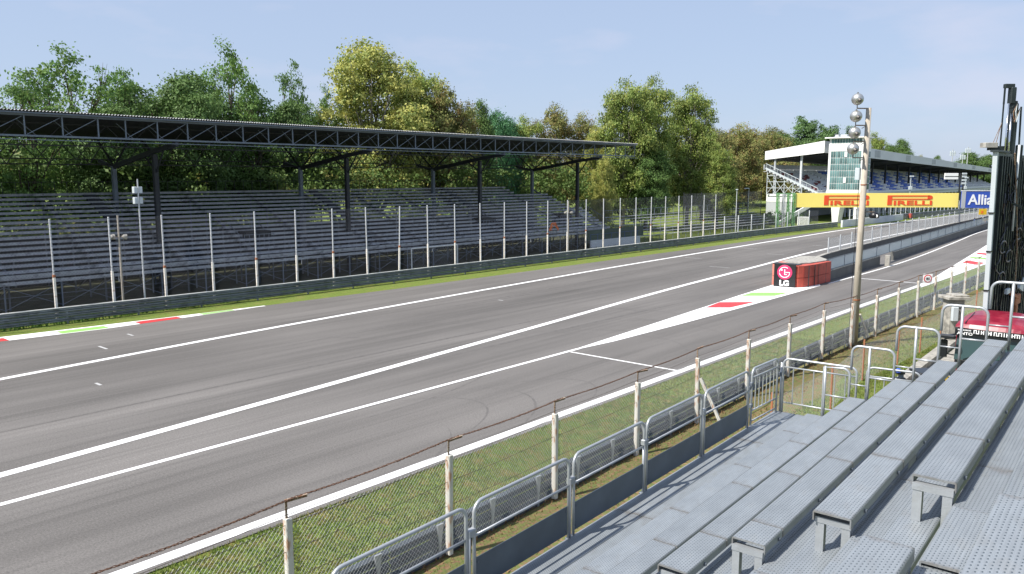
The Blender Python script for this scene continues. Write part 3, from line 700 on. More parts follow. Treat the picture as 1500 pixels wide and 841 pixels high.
PROTO = {
 'locust':  make_tree(1, 20, 6.0, 3, 20, 62, 46, .34, .52, 'leaf_locust', 'bark'),
 'locust2': make_tree(2, 21, 5.2, 3, 17, 56, 46, .34, .50, 'leaf_locust', 'bark'),
 'dense':   make_tree(3, 19, 6.2, 2, 18, 120, 52, .33, .58, 'leaf_dense', 'bark'),
 'plane':   make_tree(4, 27, 8.6, 3, 34, 64, 56, .40, .66, 'leaf_plane', 'bark_pale'),
 'plane2':  make_tree(5, 25, 8.0, 2, 34, 60, 56, .40, .66, 'leaf_plane_green', 'bark_pale'),
 'olive':   make_tree(6, 22, 7.2, 2, 22, 84, 56, .37, .62, 'leaf_olive', 'bark'),
 'cedar':   make_tree(8, 20, 5.6, 2, 18, 110, 48, .33, .58, 'leaf_cedar', 'bark'),
 'poplar':  make_tree(9, 24, 2.6, 3, 0, 170, 36, .42, .42, 'leaf_poplar', 'bark', 'poplar'),
}
BASEH = {'locust':20,'locust2':21,'dense':19,'plane':27,'plane2':25,'olive':22,'cedar':20,'poplar':24}
def tree(kind, x, y, h, wide, label, group='trees behind the covered stand', cat='tree'):
    t = thing('%s_tree' % {'locust':'locust','locust2':'locust','dense':'broadleaf','plane':'plane','plane2':'plane','olive':'broadleaf','cedar':'cedar','poplar':'poplar'}[kind], label, cat, (x,y,0), R.uniform(0,6.28), group)
    s = h/BASEH[kind]; wide *= {'poplar':1,'locust':.92,'locust2':.92,'plane':1.0,'plane2':1.05}.get(kind,1.08); t.scale = (s*wide, s*wide, s)
    tm, cm = PROTO[kind]; link('trunk', tm, t); link('crown', cm, t); return t
TL = [
 ('locust', -88, 20, 19, 1., 'light green locust tree half cut off by the left edge above the stand roof'),
 ('locust2',-86, 27.5, 19.5, .9, 'small light green locust at the far left above the roof'),
 ('locust', -90, 33.5, 22.8, .95, 'tall airy locust tree, second crown from the left above the roof'),
 ('dense',  -84, 34, 16.5, .8, 'low rounded dark tree filling the gap between the left locusts'),
 ('locust2',-89, 38.5, 20.8, .7, 'narrow locust tree with thin top just right of the tall airy one'),
 ('dense',  -86, 42.5, 20.3, .85, 'dark green bushy tree with a rounded top above the roof'),
 ('dense',  -91, 47.5, 21.5, .8, 'dark green tree leaning into the tallest locust of the left group'),
 ('locust', -92, 52, 25.6, .72, 'tallest locust of the left group with feathery top above the roof'),
 ('locust2',-89, 53.5, 20.5, .85, 'lower light green locust right of the tallest one'),
 ('locust2',-95, 63, 24.8, .6, 'feathery locust tree with two separate puffs left of the yellow plane tree'),
 ('dense',  -88, 57, 18.6, .7, 'short dark tree beneath the feathery locust'),
 ('locust', -96, 69.5, 22.2, .5, 'thin locust tree right beside the big yellow plane tree'),
 ('plane',  -92, 74.5, 28.9, 1.0, 'biggest yellow green plane tree towering over the middle of the roof'),
 ('plane2', -94, 84.5, 27.0, .82, 'greener plane tree merging into the right flank of the biggest one'),
 ('olive',  -89, 85.5, 23.6, .68, 'olive brown tree right of the big plane trees'),
 ('olive',  -90, 89.5, 20.6, .55, 'small brownish tree where the plane group slopes down to the roof'),
 ('dense',  -90, 94.5, 21.5, .38, 'slender dark green tree standing free behind the roof'),
 ('cedar',  -92, 101, 20.8, .62, 'blue green cypress like tree with broad top behind the roof'),
 ('cedar',  -95, 106, 20.0, .72, 'second blue green tree close to the right of the first'),
 ('olive',  -92, 116, 22.6, .62, 'yellowish brown tree above the right third of the roof'),
 ('olive',  -90, 122, 21.3, .55, 'olive tree between the brown tree and the big plane group on the right'),
 ('plane',  -82, 116, 18.5, .62, 'bright yellow green tree just above the right end of the roof'),
 ('plane2', -78, 118, 26.3, .66, 'left spire of the large plane group right of the stand roof'),
 ('plane2', -77, 124, 27.2, .62, 'middle plane tree of the large group right of the stand roof'),
 ('plane2', -76, 137, 26.6, .70, 'tall plane tree on the right of the large group beyond the roof end'),
 ('plane2', -68, 134, 15.5, .75, 'low spreading plane tree hanging over the tall far fence'),
 ('dense',  -74, 121, 14., .9, 'dark low tree in shade under the large plane group'),
 ('plane',  -72, 103.5, 13., .5, 'low yellow green tree seen under the right end of the roof'),
 ('olive',  -84, 158, 20., 1., 'olive brown tree just right of the large plane group'),
 ('olive',  -88, 172, 20.5, .9, 'rounded brown green tree left of the white roof grandstand'),
 ('dense',  -97, 24, 18.5, 1.0, 'dark tree behind the far left locusts, low above the roof'),
 ('locust2',-99, 31, 20.5, .9, 'pale locust behind and between the first two locust crowns'),
 ('dense',  -99, 44, 20.6, 1.0, 'dark tree behind the left group filling the dip before the tallest locust'),
 ('locust', -98, 58, 21.2, .9, 'light green locust filling the gap right of the tallest locust'),
 ('dense',  -100, 66, 20., .9, 'dark tree low behind the two feathery puffs'),
 ('dense',  -101, 97, 21.5, .9, 'dark tree low behind the slender free standing one'),
 ('plane2', -95, 112, 20.5, .7, 'green tree between the blue green pair and the yellow brown tree'),
]
for a in TL: tree(*a)
TR = [
 ('olive', -90,188,22.5,.85,'brown green tree directly behind the left end of the white roof'),
 ('olive',-112,240,24.,.9,'dark topped tree beside the pair of poplars'),
 ('olive',-120,253,24.3,1.1,'brown green tree left of the poplar pair above the gable'),
 ('olive',-111,256,25.6,.95,'tree with dark brown crown just left of the tall poplar pair'),
 ('dense',-104,250,23.,1.,'dark green tree in front of the poplar pair above the white roof'),
 ('poplar',-104.6,264,28.8,1.15,'taller poplar of the left pair above the white roof'),
 ('poplar',-101.4,264,27.4,1.,'shorter poplar of the left pair above the white roof'),
 ('dense',-97,256,21.5,.7,'low dark crown between the two pairs of poplars'),
 ('poplar',-98.2,266,26.,1.,'left one of the two poplars beside the glazed tower'),
 ('poplar',-95.4,266,25.6,1.1,'right one of the two poplars beside the glazed tower'),
 ('poplar',-91.,270,25.4,.85,'poplar rising just behind the glazed tower roof'),
 ('plane2',-82,266,23.2,.7,'round green tree behind the chrome lamps on the pole'),
 ('dense',-80.8,290,21.8,.62,'rounded dark tree rising behind the middle of the long roof'),
 ('dense',-84.5,292,20.2,.6,'lower dark tree beside the rounded one behind the long roof'),
 ('olive',-84.8,330,17.4,.5,'small tree tops peeping over the long roof'),
 ('dense',-84,350,17.6,.5,'small round tree near the antenna masts'),
 ('dense',-82,400,20,1.2,'broad green tree at the far right behind the antennas'),
 ('dense',-77,410,19,1.,'green tree at the far right beside the dark rig'),
 ('olive',-80,200,14,.8,'low tree in shade behind the white and grey base wall'),
 ('olive',-90,206,21.5,.9,'brown tree filling the gap behind the open end of the white roof'),
]
for a in TR: tree(*a, group='trees behind the right grandstand')
# undergrowth seen below the roof: many small crowns as one mass
ug = MB(); rng = random.Random(5); lob = []
for k in range(190):
    y = -24+k*.8+rng.uniform(-1,1); lob.append(((-80-rng.uniform(0,6),y,rng.choice((rng.uniform(1,4),rng.uniform(1.5,11.)))), rng.uniform(1.8,3.2), .9))
leaf_cloud(ug, rng, lob, 36, 30, .42, .55)
struct('undergrowth', ug, 'leaf_low_shaded', 'stuff')
ug = MB(); lob = []
for k in range(90):
    y = -20+k*3.+rng.uniform(-1,1); lob.append(((-104-rng.uniform(0,8),y,rng.uniform(3,13)), rng.uniform(3.5,5), .9))
leaf_cloud(ug, rng, lob, 22, 28, .75, .9)
struct('woodland', ug, 'leaf_dense', 'stuff')
ug = MB(); lob = []
for k in range(10): lob.append(((-66-rng.uniform(0,3),141+k*2.,rng.uniform(.7,1.5)), rng.uniform(.9,1.6), .8))
for k in range(6): lob.append(((-63.5-rng.uniform(0,2),158+k*1.5,rng.uniform(.7,1.6)), rng.uniform(.9,1.5), .9))
leaf_cloud(ug, rng, lob, 200, 34, .30, .3)
o = thing('hedge', 'clipped bushes growing at the foot of the right grandstand', 'hedge', mb=ug, mt='hedge')
# far wood closing the horizon
ug = MB(); lob = []
for k in range(110):
    a = math.radians(-70+k*1.5); rr = 520+rng.uniform(-40,60); lob.append(((math.sin(a)*rr, math.cos(a)*rr, rng.uniform(3,9)), rng.uniform(8,12), .7))
leaf_cloud(ug, rng, lob, 7, 26, 2.6, 2.6)
struct('distant_wood', ug, 'leaf_dense', 'stuff')
# grass along the feet of rails and fences
def grass(name, boxes, mt, hmin, hmax, rng, wid=.03):
    mb = MB()
    for (x0,x1,y0,y1,n_) in boxes:
        for _ in range(n_):
            x = rng.uniform(x0,x1); y = rng.uniform(y0,y1); h = rng.uniform(hmin,hmax); a = rng.uniform(0,PI); dx, dy = math.cos(a)*wid, math.sin(a)*wid; lx, ly = rng.gauss(0,h*.4), rng.gauss(0,h*.4)
            mb.add([(x-dx,y-dy,-.03),(x+dx,y+dy,-.03),(x+lx,y+ly,h)], [(0,1,2)])
    return struct(name, mb, mt, 'stuff')
grass('grass', [(-18.6,-13.6,6,30,60000),(-18.55,-14.6,30,46,20000),(-18.4,-15.,46,80,9000)], 'grass_blade', .02, .07, rng, .02)
grass('grass', [(-12.2,-9.8,8,40,9000),(-13.8,-10.5,38,62,12000),(-12.4,-9.2,6,34,3500)], 'grass_blade', .03, .12, rng, .022)
grass('grass', [(-60.5,-55.5,0,90,16000),(-58.5,-54.8,90,150,9000)], 'grass_shaded', .08, .4, rng, .05)
wd = MB()
for _ in range(9000):
    y = rng.uniform(4,60); x = smooth_at(AN,y,3)+rng.uniform(.1,1.7); h0 = .26*max(0,min(1,(46-y)/24))*(1 if x-smooth_at(AN,y,3) < 1 else .5); h = rng.uniform(.03,.17); a = rng.uniform(0,PI); dx, dy = math.cos(a)*.02, math.sin(a)*.02
    wd.add([(x-dx,y-dy,h0),(x+dx,y+dy,h0),(x+rng.gauss(0,h*.5),y+rng.gauss(0,h*.5),h0+h)],[(0,1,2)])
struct('dry_weeds', wd, 'dry_weed', 'stuff')
#@@P2
# ------------------------------------------------------------------ near chain link fence
FP = [(-12.75,3.6,3.36),(-13.0,8.15,3.34),(-13.25,12.75,3.33),(-13.5,17.2,3.28),(-13.75,21.9,3.21),(-14.0,26.5,3.2),(-14.2,31.2,3.15),(-14.35,35.9,3.15),(-14.5,40.6,3.15),(-14.5,44.9,2.98),(-14.5,49.2,2.97),(-14.5,53.5,2.95),(-14.5,58,2.95),(-14.4,62,2.9),(-14.35,66.3,2.87),(-14.4,71,2.87),(-14.4,75.6,2.87),(-14.4,80,2.87)]
nf = thing('chain_link_fence', 'near chain link fence on white and rust stained concrete posts topped with barbed wire', 'fence', (-14.5,4.2,0))
rng = random.Random(12)
def loc_(i): return Vector((FP[i][0]+14.5, FP[i][1]-4.2, FP[i][2]-2.86))
pc = MB().bbox(-.075,.075,-.07,.07,-.1,2.42,.015).mesh('concrete_post','fence_post_white')
px = MB().beam((-.02,0,2.3),(-.02,0,2.78),.05,.008).beam((0,-.02,2.3),(0,-.02,2.78),.008,.05).mesh('post_extension','rusty_angle')
pa = MB().beam((0,-.04,2.79),(.05,.42,2.80),.07,.012).beam((0,-.04,2.76),(.05,.42,2.77),.012,.05).mesh('wire_arm','rusty_angle')
for i in range(len(FP)):
    p = link('concrete_post', pc, nf, loc_(i)); p.rotation_euler = (rng.uniform(-.012,.012), rng.uniform(-.01,.01), rng.uniform(-.2,.2))
    link('post_extension', px, p); link('wire_arm', pa, p)
for i in range(len(FP)-1):
    a, b = loc_(i), loc_(i+1); d = b-a
    me = chain(d.length-.1, 2.28, .085, .0028, 'chain_wire', .04)
    o_ = link('mesh_panel', me, nf, a+d*(.05/d.length)); o_.rotation_euler = (math.atan2(d.z, math.hypot(d.x,d.y)), 0, -math.atan2(d.x, d.y))
    lw = MB()
    for z in (1.15,1.75,2.3,2.5):
        k = 8; lw.tube([a.lerp(b,t/k)+Vector((.01,0,z-.03*math.sin(PI*t/k)+rng.uniform(-.006,.006))) for t in range(k+1)], .0065, 4, False)
    part('line_wire', lw, 'line_wire', nf)
    bw = MB(); k = 40
    for s in range(3):
        bw.tube([a.lerp(b,t/k)+Vector((.02+.018*math.cos(t*1.9+s*2.1), .1, 2.80+.018*math.sin(t*1.9+s*2.1)-.05*math.sin(PI*t/k)+rng.uniform(-.007,.007))) for t in range(k+1)], .009, 3, False)
    for t in range(0,k,1):
        p = a.lerp(b,(t+.5)/k)+Vector((.02,.1,2.80-.05*math.sin(PI*t/k))); q = Vector((rng.gauss(0,1),rng.gauss(0,1),rng.gauss(0,1))).normalized()*.035; bw.tube([p-q,p+q], .003, 3, False)
    part('barbed_wire', bw, 'rust_wire', nf)
part('brace', MB().beam((.6,22.3,2.0),(1.45,22.5,.25),.11), 'fence_post_white', nf)
part('brace', MB().beam((-.3,43.,1.6),(-.25,44.6,.0),.10), 'fence_post_white', nf)
# low rusty post fence beside the service road
rf_ = thing('rusty_post_fence', 'sagging wire mesh fence on thin rusty posts along the grass by the red truck', 'fence', (-11.9,28,0))
QP = [(-11.1,26.5),(-11.1,32.4),(-11.7,38.2),(-11.4,42.6),(-11.3,46.3),(-11.3,50.5),(-11.3,55),(-11.4,60),(-11.5,65)]
rp = MB().beam((0,0,0),(0,0,1.95),.07,.05).mesh('fence_post','rust_red')
for i,(x,y) in enumerate(QP):
    link('fence_post', rp, rf_, (x+11.9,y-28,0))
    if i < len(QP)-1:
        a = Vector((x,y,0)); b = Vector((*QP[i+1],0)); d = b-a
        link('mesh_panel', chain(d.length, 1.7, .1, .0026, 'chain_wire', .02), rf_, (x+11.9,y-28,0), -math.atan2(d.x,d.y))

# ------------------------------------------------------------------ near stand (its own axes: u across, v along)
GZ = math.radians(2.715); ZW = 4.9; V_END = 13.8
ns = thing('metal_stand', 'near galvanised steel stand with perforated bench planks and walkway', 'grandstand', (0,0,0), GZ)
rng = random.Random(3)
PLK = {}
def plank(w, L, th, kind, lip=True):
    key = (round(w,3), round(L,3), th, kind)
    if key in PLK: return PLK[key]
    mb = MB(); c = .012
    # rounded nosings along both long edges
    prof = [(-w/2,-th),(-w/2,-c),(-w/2+c*.4,-c*.35),(-w/2+c,0),(w/2-c,0),(w/2-c*.4,-c*.35),(w/2,-c),(w/2,-th),(w/2-.01,-th),(w/2-.01,-.015),(-w/2+.01,-.015),(-w/2+.01,-th)]
    mb.xz(prof, -L/2, L/2)
    PLK[key] = mb.mesh(kind, 'perforated'); return PLK[key]
def lay(kind, uc, z, w, v0, v1, L, th, off=0.):
    """a row of planks end to end with 6 mm joints"""
    v = v1 - off
    cuts = [v1] if off else []
    a = v1
    b = a-(off if off else L)
    while a > v0+.05:
        b = max(b, v0); Lk = a-b-.014
        if Lk > .05: 
            o = link(kind, plank(w, Lk, th, kind), ns, (uc+rng.uniform(-.0015,.0015), (a+b)/2, z+rng.uniform(-.002,.002)))
            o.rotation_euler = (0, rng.uniform(-.003,.003), 0)
        a = b; b = a-L
# walkway: four plank strips
for uc, w in ((-5.27,.42),(-4.84,.42),(-4.41,.42)): lay('floor_plank', uc, ZW, w, 1.2, 15.2, 3.93, .05, 2.1)
lay('floor_plank', -4.19, ZW-.006, .03, 1.2, 15.2, 3.93, .05, 2.1)
RIMU = [-4.12,-3.44,-2.76,-2.13,-1.49,-.855,-.215,.43,1.08]
RISE = .417
ZS = [ZW+.477+RISE*k for k in range(9)]
SW = .275
AIS0, AIS1 = 4.66, 5.82
for k in range(9):
    z = ZS[k]; rim = RIMU[k]; v1 = V_END
    if k == 0:
        lay('bench_plank', rim-SW/2, z, SW, 1.2, v1, 1.97, .075, 1.2)
    else:
        lay('bench_plank', rim-SW/2, z, SW, AIS1+rng.uniform(-.05,.05), v1, 1.97, .075, .55+.37*(k%4))
        lay('bench_plank', rim-SW/2, z, SW, .2, AIS1-1.17, 1.97, .075, 1.6)
    # tier of this bench: front plank, open slot under the bench, rear plank
    fz = ZS[k]-(.325 if k else .477); rear0 = rim-.012; rear1 = rim+.285
    if k > 0:
        a = RIMU[k-1]+.292; b = rim-.10
        lay('floor_plank', (a+b)/2, fz, b-a, .2, v1, 3.93, .05, 1.1+.5*(k%3))
        part('end_plate', MB().box(a, rear1, v1+.002, v1+.01, fz-.40, fz-.002), 'galvanised', ns)
    if k < 8: lay('floor_plank', (rear0+rear1)/2, ZS[k]-.15, rear1-rear0, .2 if k else 1.2, v1, 3.93, .05, 2.1+.5*(k%3))
# intermediate steps in the aisle
for k in range(1, 8):
    fz = ZS[k]-.325; u = RIMU[k]
    o = link('aisle_step', plank(.27, .96, .05, 'aisle_step'), ns, (u+.14, (AIS0+AIS1)/2, fz+.21))
    part('step_bracket', MB().box(u,u+.05,AIS0+.12,AIS0+.17,fz,fz+.16).box(u,u+.05,AIS1-.17,AIS1-.12,fz,fz+.16), 'galvanised', ns)
# bench supports: open U frames under every bench
def supp(h):
    fr = MB(); w = SW-.03
    fr.beam((-w/2+.03,0,0),(-w/2+.03,0,h),.06,.06).beam((w/2-.03,0,0),(w/2-.03,0,h),.06,.06).beam((-w/2-.005,0,h-.01),(w/2+.005,0,h-.01),.07,.045)
    return fr.mesh('bench_support','galvanised')
frm = supp(.255); frm0 = supp(.40)
for k in range(9):
    vs_ = [V_END-.12, 11.9, 9.95, 7.95, AIS1+.04] + ([AIS1-1.2, 2.7, .8] )
    if k == 0: vs_ = [V_END-.12, 11.9, 9.95, 7.95, 5.9, 3.9]
    for v in vs_: link('bench_support', frm if k else frm0, ns, (RIMU[k]-SW/2, v, ZS[k]-(.325 if k else .475)))
# steel frame below
fb = MB()
for v in (1.5, 3.8, 5.8, 7.8, 9.8, 11.8, 13.7):
    fb.beam((-5.4,v,ZW-.12),(-3.4,v,ZW-.12),.08,.12); fb.beam((-4.0,v,ZW-.12),(1.2,v,ZS[8]-.62),.08,.12)
    for u in (-5.3,-3.2,-1.2,.8): fb.beam((u,v,0),(u,v,ZW-.14+max(0,(u+4)*RISE/.65)),.08)
    fb.beam((-5.3,v,.4),(-3.2,v,4.4),.05); fb.beam((-3.2,v,.4),(-1.2,v,5.4),.05)
for v in (14.6,15.1): fb.beam((-5.4,v,ZW-.12),(-4.0,v,ZW-.12),.08,.12)
part('under_frame', fb, 'galvanised', ns)
# bolts under the bench rims
bt = MB()
for k in range(1,9):
    for v in [AIS1+.3+1.0*q for q in range(8)]: bt.box(RIMU[k]+.0,RIMU[k]+.018,v,v+.025,ZS[k]-.062,ZS[k]-.04)
part('bolts', bt, 'dull_steel', ns, kind='stuff')

def Gloc(u, v, z=0): return (u*math.cos(GZ)-v*math.sin(GZ), u*math.sin(GZ)+v*math.cos(GZ), z)
def arc(c, r, a0, a1, n, f): return [f(c[0]+r*math.cos(a0+(a1-a0)*i/n), c[1]+r*math.sin(a0+(a1-a0)*i/n)) for i in range(n+1)]
# guard panels along the walkway edge
def panel(v0, v1, label, near_round=True):
    t = thing('edge_railing', label, 'railing', Gloc(-5.47,v0,ZW), GZ, 'railings along the walkway edge'); w = v1-v0; r = .13; h = 1.08
    f = lambda y,z: Vector((0,y,z))
    pts = [f(.03,-.05)]+arc((.03+r,h-r),r,PI,PI/2,6,f)+arc((w-.03-r,h-r),r,PI/2,0,6,f)+[f(w-.03,-.05)]
    part('top_rail', MB().tube(pts, .021, 10), 'galvanised_tube', t, smooth=True)
    part('mid_rail', MB().tube([f(.03,.70),f(w-.03,.70)], .016, 8), 'galvanised_tube', t, smooth=True)
    part('kick_sheet', MB().box(-.004,.004,.04,w-.06,.06,.44), 'kick_sheet', t)
    part('clamp', MB().bbox(-.035,.035,-.09,.03,.72,.80,.01), 'galvanised', t)
    part('stanchion', MB().tube([f(-.055,-.12),f(-.055,.76)],.021,8), 'galvanised_tube', t, smooth=True)
    for zz in (.12,.38):
        for yy in (.09,w-.09): part('bolt', MB().lathe([(.016,.004),(.014,.012)],6,(0,yy,zz),'x'), 'dull_steel', t)
    part('foot_plate', MB().bbox(-.04,.05,-.10,.06,-.03,.0,.005), 'dull_steel', t)
    return t
pv = [2.2,4.2,6.15,8.08,9.98,11.92]
pl_ = ['nearest railing panel cut by the bottom of the frame','railing panel at the bottom edge of the photo below the second fence post','railing panel with steel kick sheet second from the bottom edge','railing panel whose rounded corner hides the third white fence post','railing panel in the middle of the walkway before the leaning white strut','railing panel with the white diagonal strut showing through it, next to the barred gate']
for i, v in enumerate(pv): panel(v, v+(1.88 if i else 1.9), pl_[i])
def bars(name, p0, p1, h, nbar, label, bottom=.12, extra=True):
    """barred panel between two walkway points (u,v)"""
    a = Vector(Gloc(*p0,ZW)); b = Vector(Gloc(*p1,ZW)); d = b-a; w = d.length
    t = thing(name, label, 'gate' if name=='barred_gate' else 'railing', a, math.atan2(d.y,d.x)); r = .12
    f = lambda x,z: Vector((x,0,z))
    pts = [f(.0,0)]+arc((r,h-r),r,PI,PI/2,6,f)+arc((w-r,h-r),r,PI/2,0,6,f)+[f(w,0)]
    part('frame', MB().tube(pts, .021, 10), 'galvanised_tube', t, smooth=True)
    part('upper_rail', MB().tube([f(0,h-.17),f(w,h-.17)],.015,8), 'galvanised_tube', t, smooth=True)
    part('lower_rail', MB().tube([f(0,bottom),f(w,bottom)],.015,8), 'galvanised_tube', t, smooth=True)
    bm_ = MB().tube([(0,0,bottom),(0,0,h-.17)],.011,6).mesh('bar','galvanised_tube')
    for i in range(nbar): link('bar', bm_, t, ((i+1)*w/(nbar+1),0,0))
    return t
g_ = bars('barred_gate', (-5.47,13.95), (-5.42,15.1), 1.08, 6, 'narrow barred gate standing open at the far end of the walkway edge', .28)
part('bottom_rail', MB().tube([(0,0,.08),(1.15,0,.08)],.015,8), 'galvanised_tube', g_, smooth=True)
part('hinge', MB().bbox(-.05,.03,-.03,.03,.75,.83,.01).bbox(-.05,.03,-.03,.03,.35,.42,.01), 'dull_steel', g_)
for i,(u,v,lab) in enumerate(((-5.47,13.8,'short double post where the railing panels meet the barred gate'),(-5.38,15.22,'corner post between the barred gate and the cross railing'))):
    t = thing('corner_post', lab, 'post', Gloc(u,v,ZW), GZ)
    part('post_tube', MB().tube([(0,0,-.1),(0,0,.98)],.024,8), 'galvanised_tube', t, smooth=True); part('collar', MB().bbox(-.04,.04,-.04,.04,.72,.79,.01), 'dull_steel', t)
bars('cross_railing', (-5.33,15.18), (-3.98,15.22), 1.08, 6, 'barred cross railing closing the far end of the walkway', .2)
bars('cross_railing', (-3.9,15.6), (-3.0,15.7), 1.04, 5, 'second barred railing behind the first bench end beside the stairs', .12)
# stepped hand rails closing the row ends
labs = ['lowest stepped end rail beside the barred cross railing','second stepped end rail up from the walkway','third stepped end rail, in front of the grass with rusty posts','fourth stepped end rail, before the red truck cab','fifth stepped end rail, its top bar crossing the dark rig','highest stepped end rail at the right edge']
for k in range(0, 6):
    fz = ZS[k+1]-.47; u0 = RIMU[k]-.0; u1 = RIMU[k+1]-SW-.02; h = .93
    if k == 0: u0 = RIMU[0]-.02
    t = thing('end_rail', labs[k], 'railing', Gloc(u0, V_END+.06, fz), GZ, 'stepped end rails at the far end of the benches'); f = lambda x,z: Vector((x,0,z)); r = .12; w = u1-u0
    pts = [f(-.28,h-.42)]+arc((-.28+r,h-r),r,PI,PI/2,6,f)+arc((w-r,h-r),r,PI/2,0,6,f)+[f(w,0)]
    if k == 0: pts = [f(-.02,-.45),f(-.02,h-.02)]+arc((w-r,h-r),r,PI/2,0,6,f)+[f(w,0)]
    part('top_rail', MB().tube(pts, .021, 10), 'galvanised_tube', t, smooth=True)
    part('upright', MB().tube([f(0,-.1),f(0,h)],.021,10), 'galvanised_tube', t, smooth=True)
    part('mid_rail', MB().tube([f(0,.42),f(w,.42)],.015,8), 'galvanised_tube', t, smooth=True)
    part('connector', MB().tube([f(w,.68),f(w+.30,.68)],.012,6), 'galvanised_tube', t, smooth=True)
# stairs down behind the row ends
sr = thing('stair_handrail', 'sloping hand rails of stairs going down behind the second bench end', 'railing', Gloc(-3.6,15.9,ZW-.3), GZ)
for dy in (0,.9):
    part('sloping_rail', MB().tube([(-.15,dy,.55),(-.12,dy,.82),(.0,dy,.9),(.15,dy,.85),(1.7,dy,.0)],.02,8), 'galvanised_tube', sr, smooth=True)
    part('sloping_rail', MB().tube([(.0,dy,.5),(1.7,dy,-.35)],.015,8), 'galvanised_tube', sr, smooth=True)
    for x in (-.15,.6,1.4): part('upright', MB().tube([(x,dy,-1.3),(x,dy,.75-.5*max(0,x-.1))],.02,8), 'galvanised_tube', sr, smooth=True)
for i in range(9): part('stair_tread', MB().box(.1+i*.26,.38+i*.26,.05,.85,-.2-i*.19,-.16-i*.19), 'galvanised', sr)

# ------------------------------------------------------------------ concrete pole with chrome lamps
lp = thing('floodlight_pole', 'tall leaning concrete pole carrying four round chrome floodlights', 'lamp post', (-14.58,45.7,0))
part('pole', MB().tube([(0,0,-.1),(.02,.0,6),(.05,.02,13.15)], .205, 14, r1=.135), 'pole_concrete', lp, smooth=True)
part('pole_band', MB().tube([(.015,0,2.62),(.015,0,2.70)], .205, 14), 'rust_red', lp); part('pole_band', MB().tube([(.03,0,9.0),(.03,0,9.06)], .165, 14), 'rust_red', lp)
LD = Vector((-.7507,-.6606,0)); FD = Vector((.6606,-.7507,0))
for i,z in enumerate((13.6,12.7,11.83,10.97)):
    c = LD*(.66+.03*i)+Vector((.04,0,z))+FD*.1
    a = Vector((.04,0,z-.48)); e = c+Vector((0,0,-.48))
    part('bracket_arm', MB().beam(a, e, .05,.06).beam(a+Vector((0,0,.02)), a+LD*.3+Vector((0,0,-.16 if i else .02)), .03), 'rusty_angle', lp)
    h = MB(); n_ = 12; prof = [(.02,-.31)]+[(.315*math.sin(PI*(q+.6)/13), -.315*math.cos(PI*(q+.6)/13)) for q in range(13)]+[(.02,.315)]
    h.lathe(prof, 24); fl = part('floodlight', h, 'lamp_chrome', lp, c, smooth=True)
    nd = (FD+Vector((0,0,-.25))).normalized()
    part('lamp_nose', MB().tube([nd*.26, nd*.34, nd*.42], .13, 12, r1=.05), 'lamp_nose', fl)
    part('lamp_yoke', MB().tube([Vector((0,0,-.50)), Vector((0,0,-.30))], .025, 8).lathe([(.04,.30),(.05,.34),(.02,.37)], 10), 'lamp_nose', fl)
part('junction_box', MB().bbox(-.42,-.16,-.2,.06,9.3,9.95,.03), 'rig_white', lp)
part('cable', MB().tube([(-.2,-.1,9.3),(-.23,-.1,5),(-.25,-.1,.9),(-.1,-.2,.5)], .015, 6), 'hose', lp)
part('black_camera', MB().lathe([(.05,-.1),(.24,-.14),(.27,.0),(.2,.14),(.08,.2)], 14, tuple(-LD*.72+Vector((0,0,7.35)))), 'hose', lp, smooth=True)
part('camera_lens', MB().lathe([(.0,-.03),(.09,.0),(.07,.04)], 10, tuple(-LD*.72+FD*.24+Vector((0,0,7.33))), 'y'), 'sign_white', lp)
part('camera_arm', MB().beam((0,0,7.55), -LD*.72+Vector((0,0,7.55)), .04), 'rusty_angle', lp)

# ------------------------------------------------------------------ hut pillar, sign
hp = thing('concrete_pillar', 'squat concrete pillar with overhanging slab and white meter box behind the end rails', 'pillar', (-10.75,50.6,0), PHI)
part('shaft', MB().bbox(-.42,.42,-.4,.4,0,2.55,.04), 'concrete', hp); part('slab', MB().bbox(-.62,.62,-.6,.6,2.55,2.70,.02).bbox(-.2,.6,-.5,.5,2.70,2.80,.02), 'concrete', hp)
part('meter_box', MB().bbox(-.36,.0,-.62,-.40,1.35,2.15,.04), 'rig_white', hp)
sg = thing('speed_sign', 'round red ringed speed limit sign on a white square plate fixed to the fence', 'sign', (-14.75,61.2,2.05), PHI)
part('plate', MB().bbox(-.33,.33,0,.02,-.05,.62,.02), 'sign_white', sg)
part('ring', MB().lathe([(.28,-.02),(.28,-.005)], 28, (0,0,.28), 'y'), 'red_paint', sg)
part('sign_face', MB().lathe([(.21,-.028),(.21,-.021)], 28, (0,0,.28), 'y'), 'sign_white', sg)
me = text_mesh('80', .26, 'black_board', .004, .004); link('digits', me, sg, (-me['w']/2-.01,-.034,.19))

# ------------------------------------------------------------------ red truck and dark rig
tk = thing('truck', 'red roofed truck cab with white lettering strip and dark windscreen facing the benches', 'truck', (-6.35,36.6,0), 0)
# local: x right, y away from the viewer, z up
body = MB(); body.bbox(-1.28,1.28,.12,2.1,.9,3.3,.08); part('cab_body', body, 'truck_red', tk)
rp_ = [(-.10,3.30),(-.02,3.46),(.25,3.62),(.9,3.76),(1.8,3.82),(2.3,3.80),(2.3,3.30)]
rm = MB(); nseg = 10; vs = []
for i in range(nseg+1):
    x = -1.3+2.6*i/nseg; s = abs(x)/1.3; dr = .22*s**4
    for y,z in rp_: vs.append((x*(1 if z < 3.4 else 1-.05*(z-3.4)/.4), y+.12*s**3*(1 if y < 1 else 0), z-dr*(z-3.3)/.5))
k = len(rp_); fs = [(i*k+j,(i+1)*k+j,(i+1)*k+j+1,i*k+j+1) for i in range(nseg) for j in range(k-1)]+[tuple(range(k)), tuple(nseg*k+j for j in range(k-1,-1,-1))]
rm.add(vs, fs); part('cab_roof', rm, 'truck_red', tk, smooth=False)
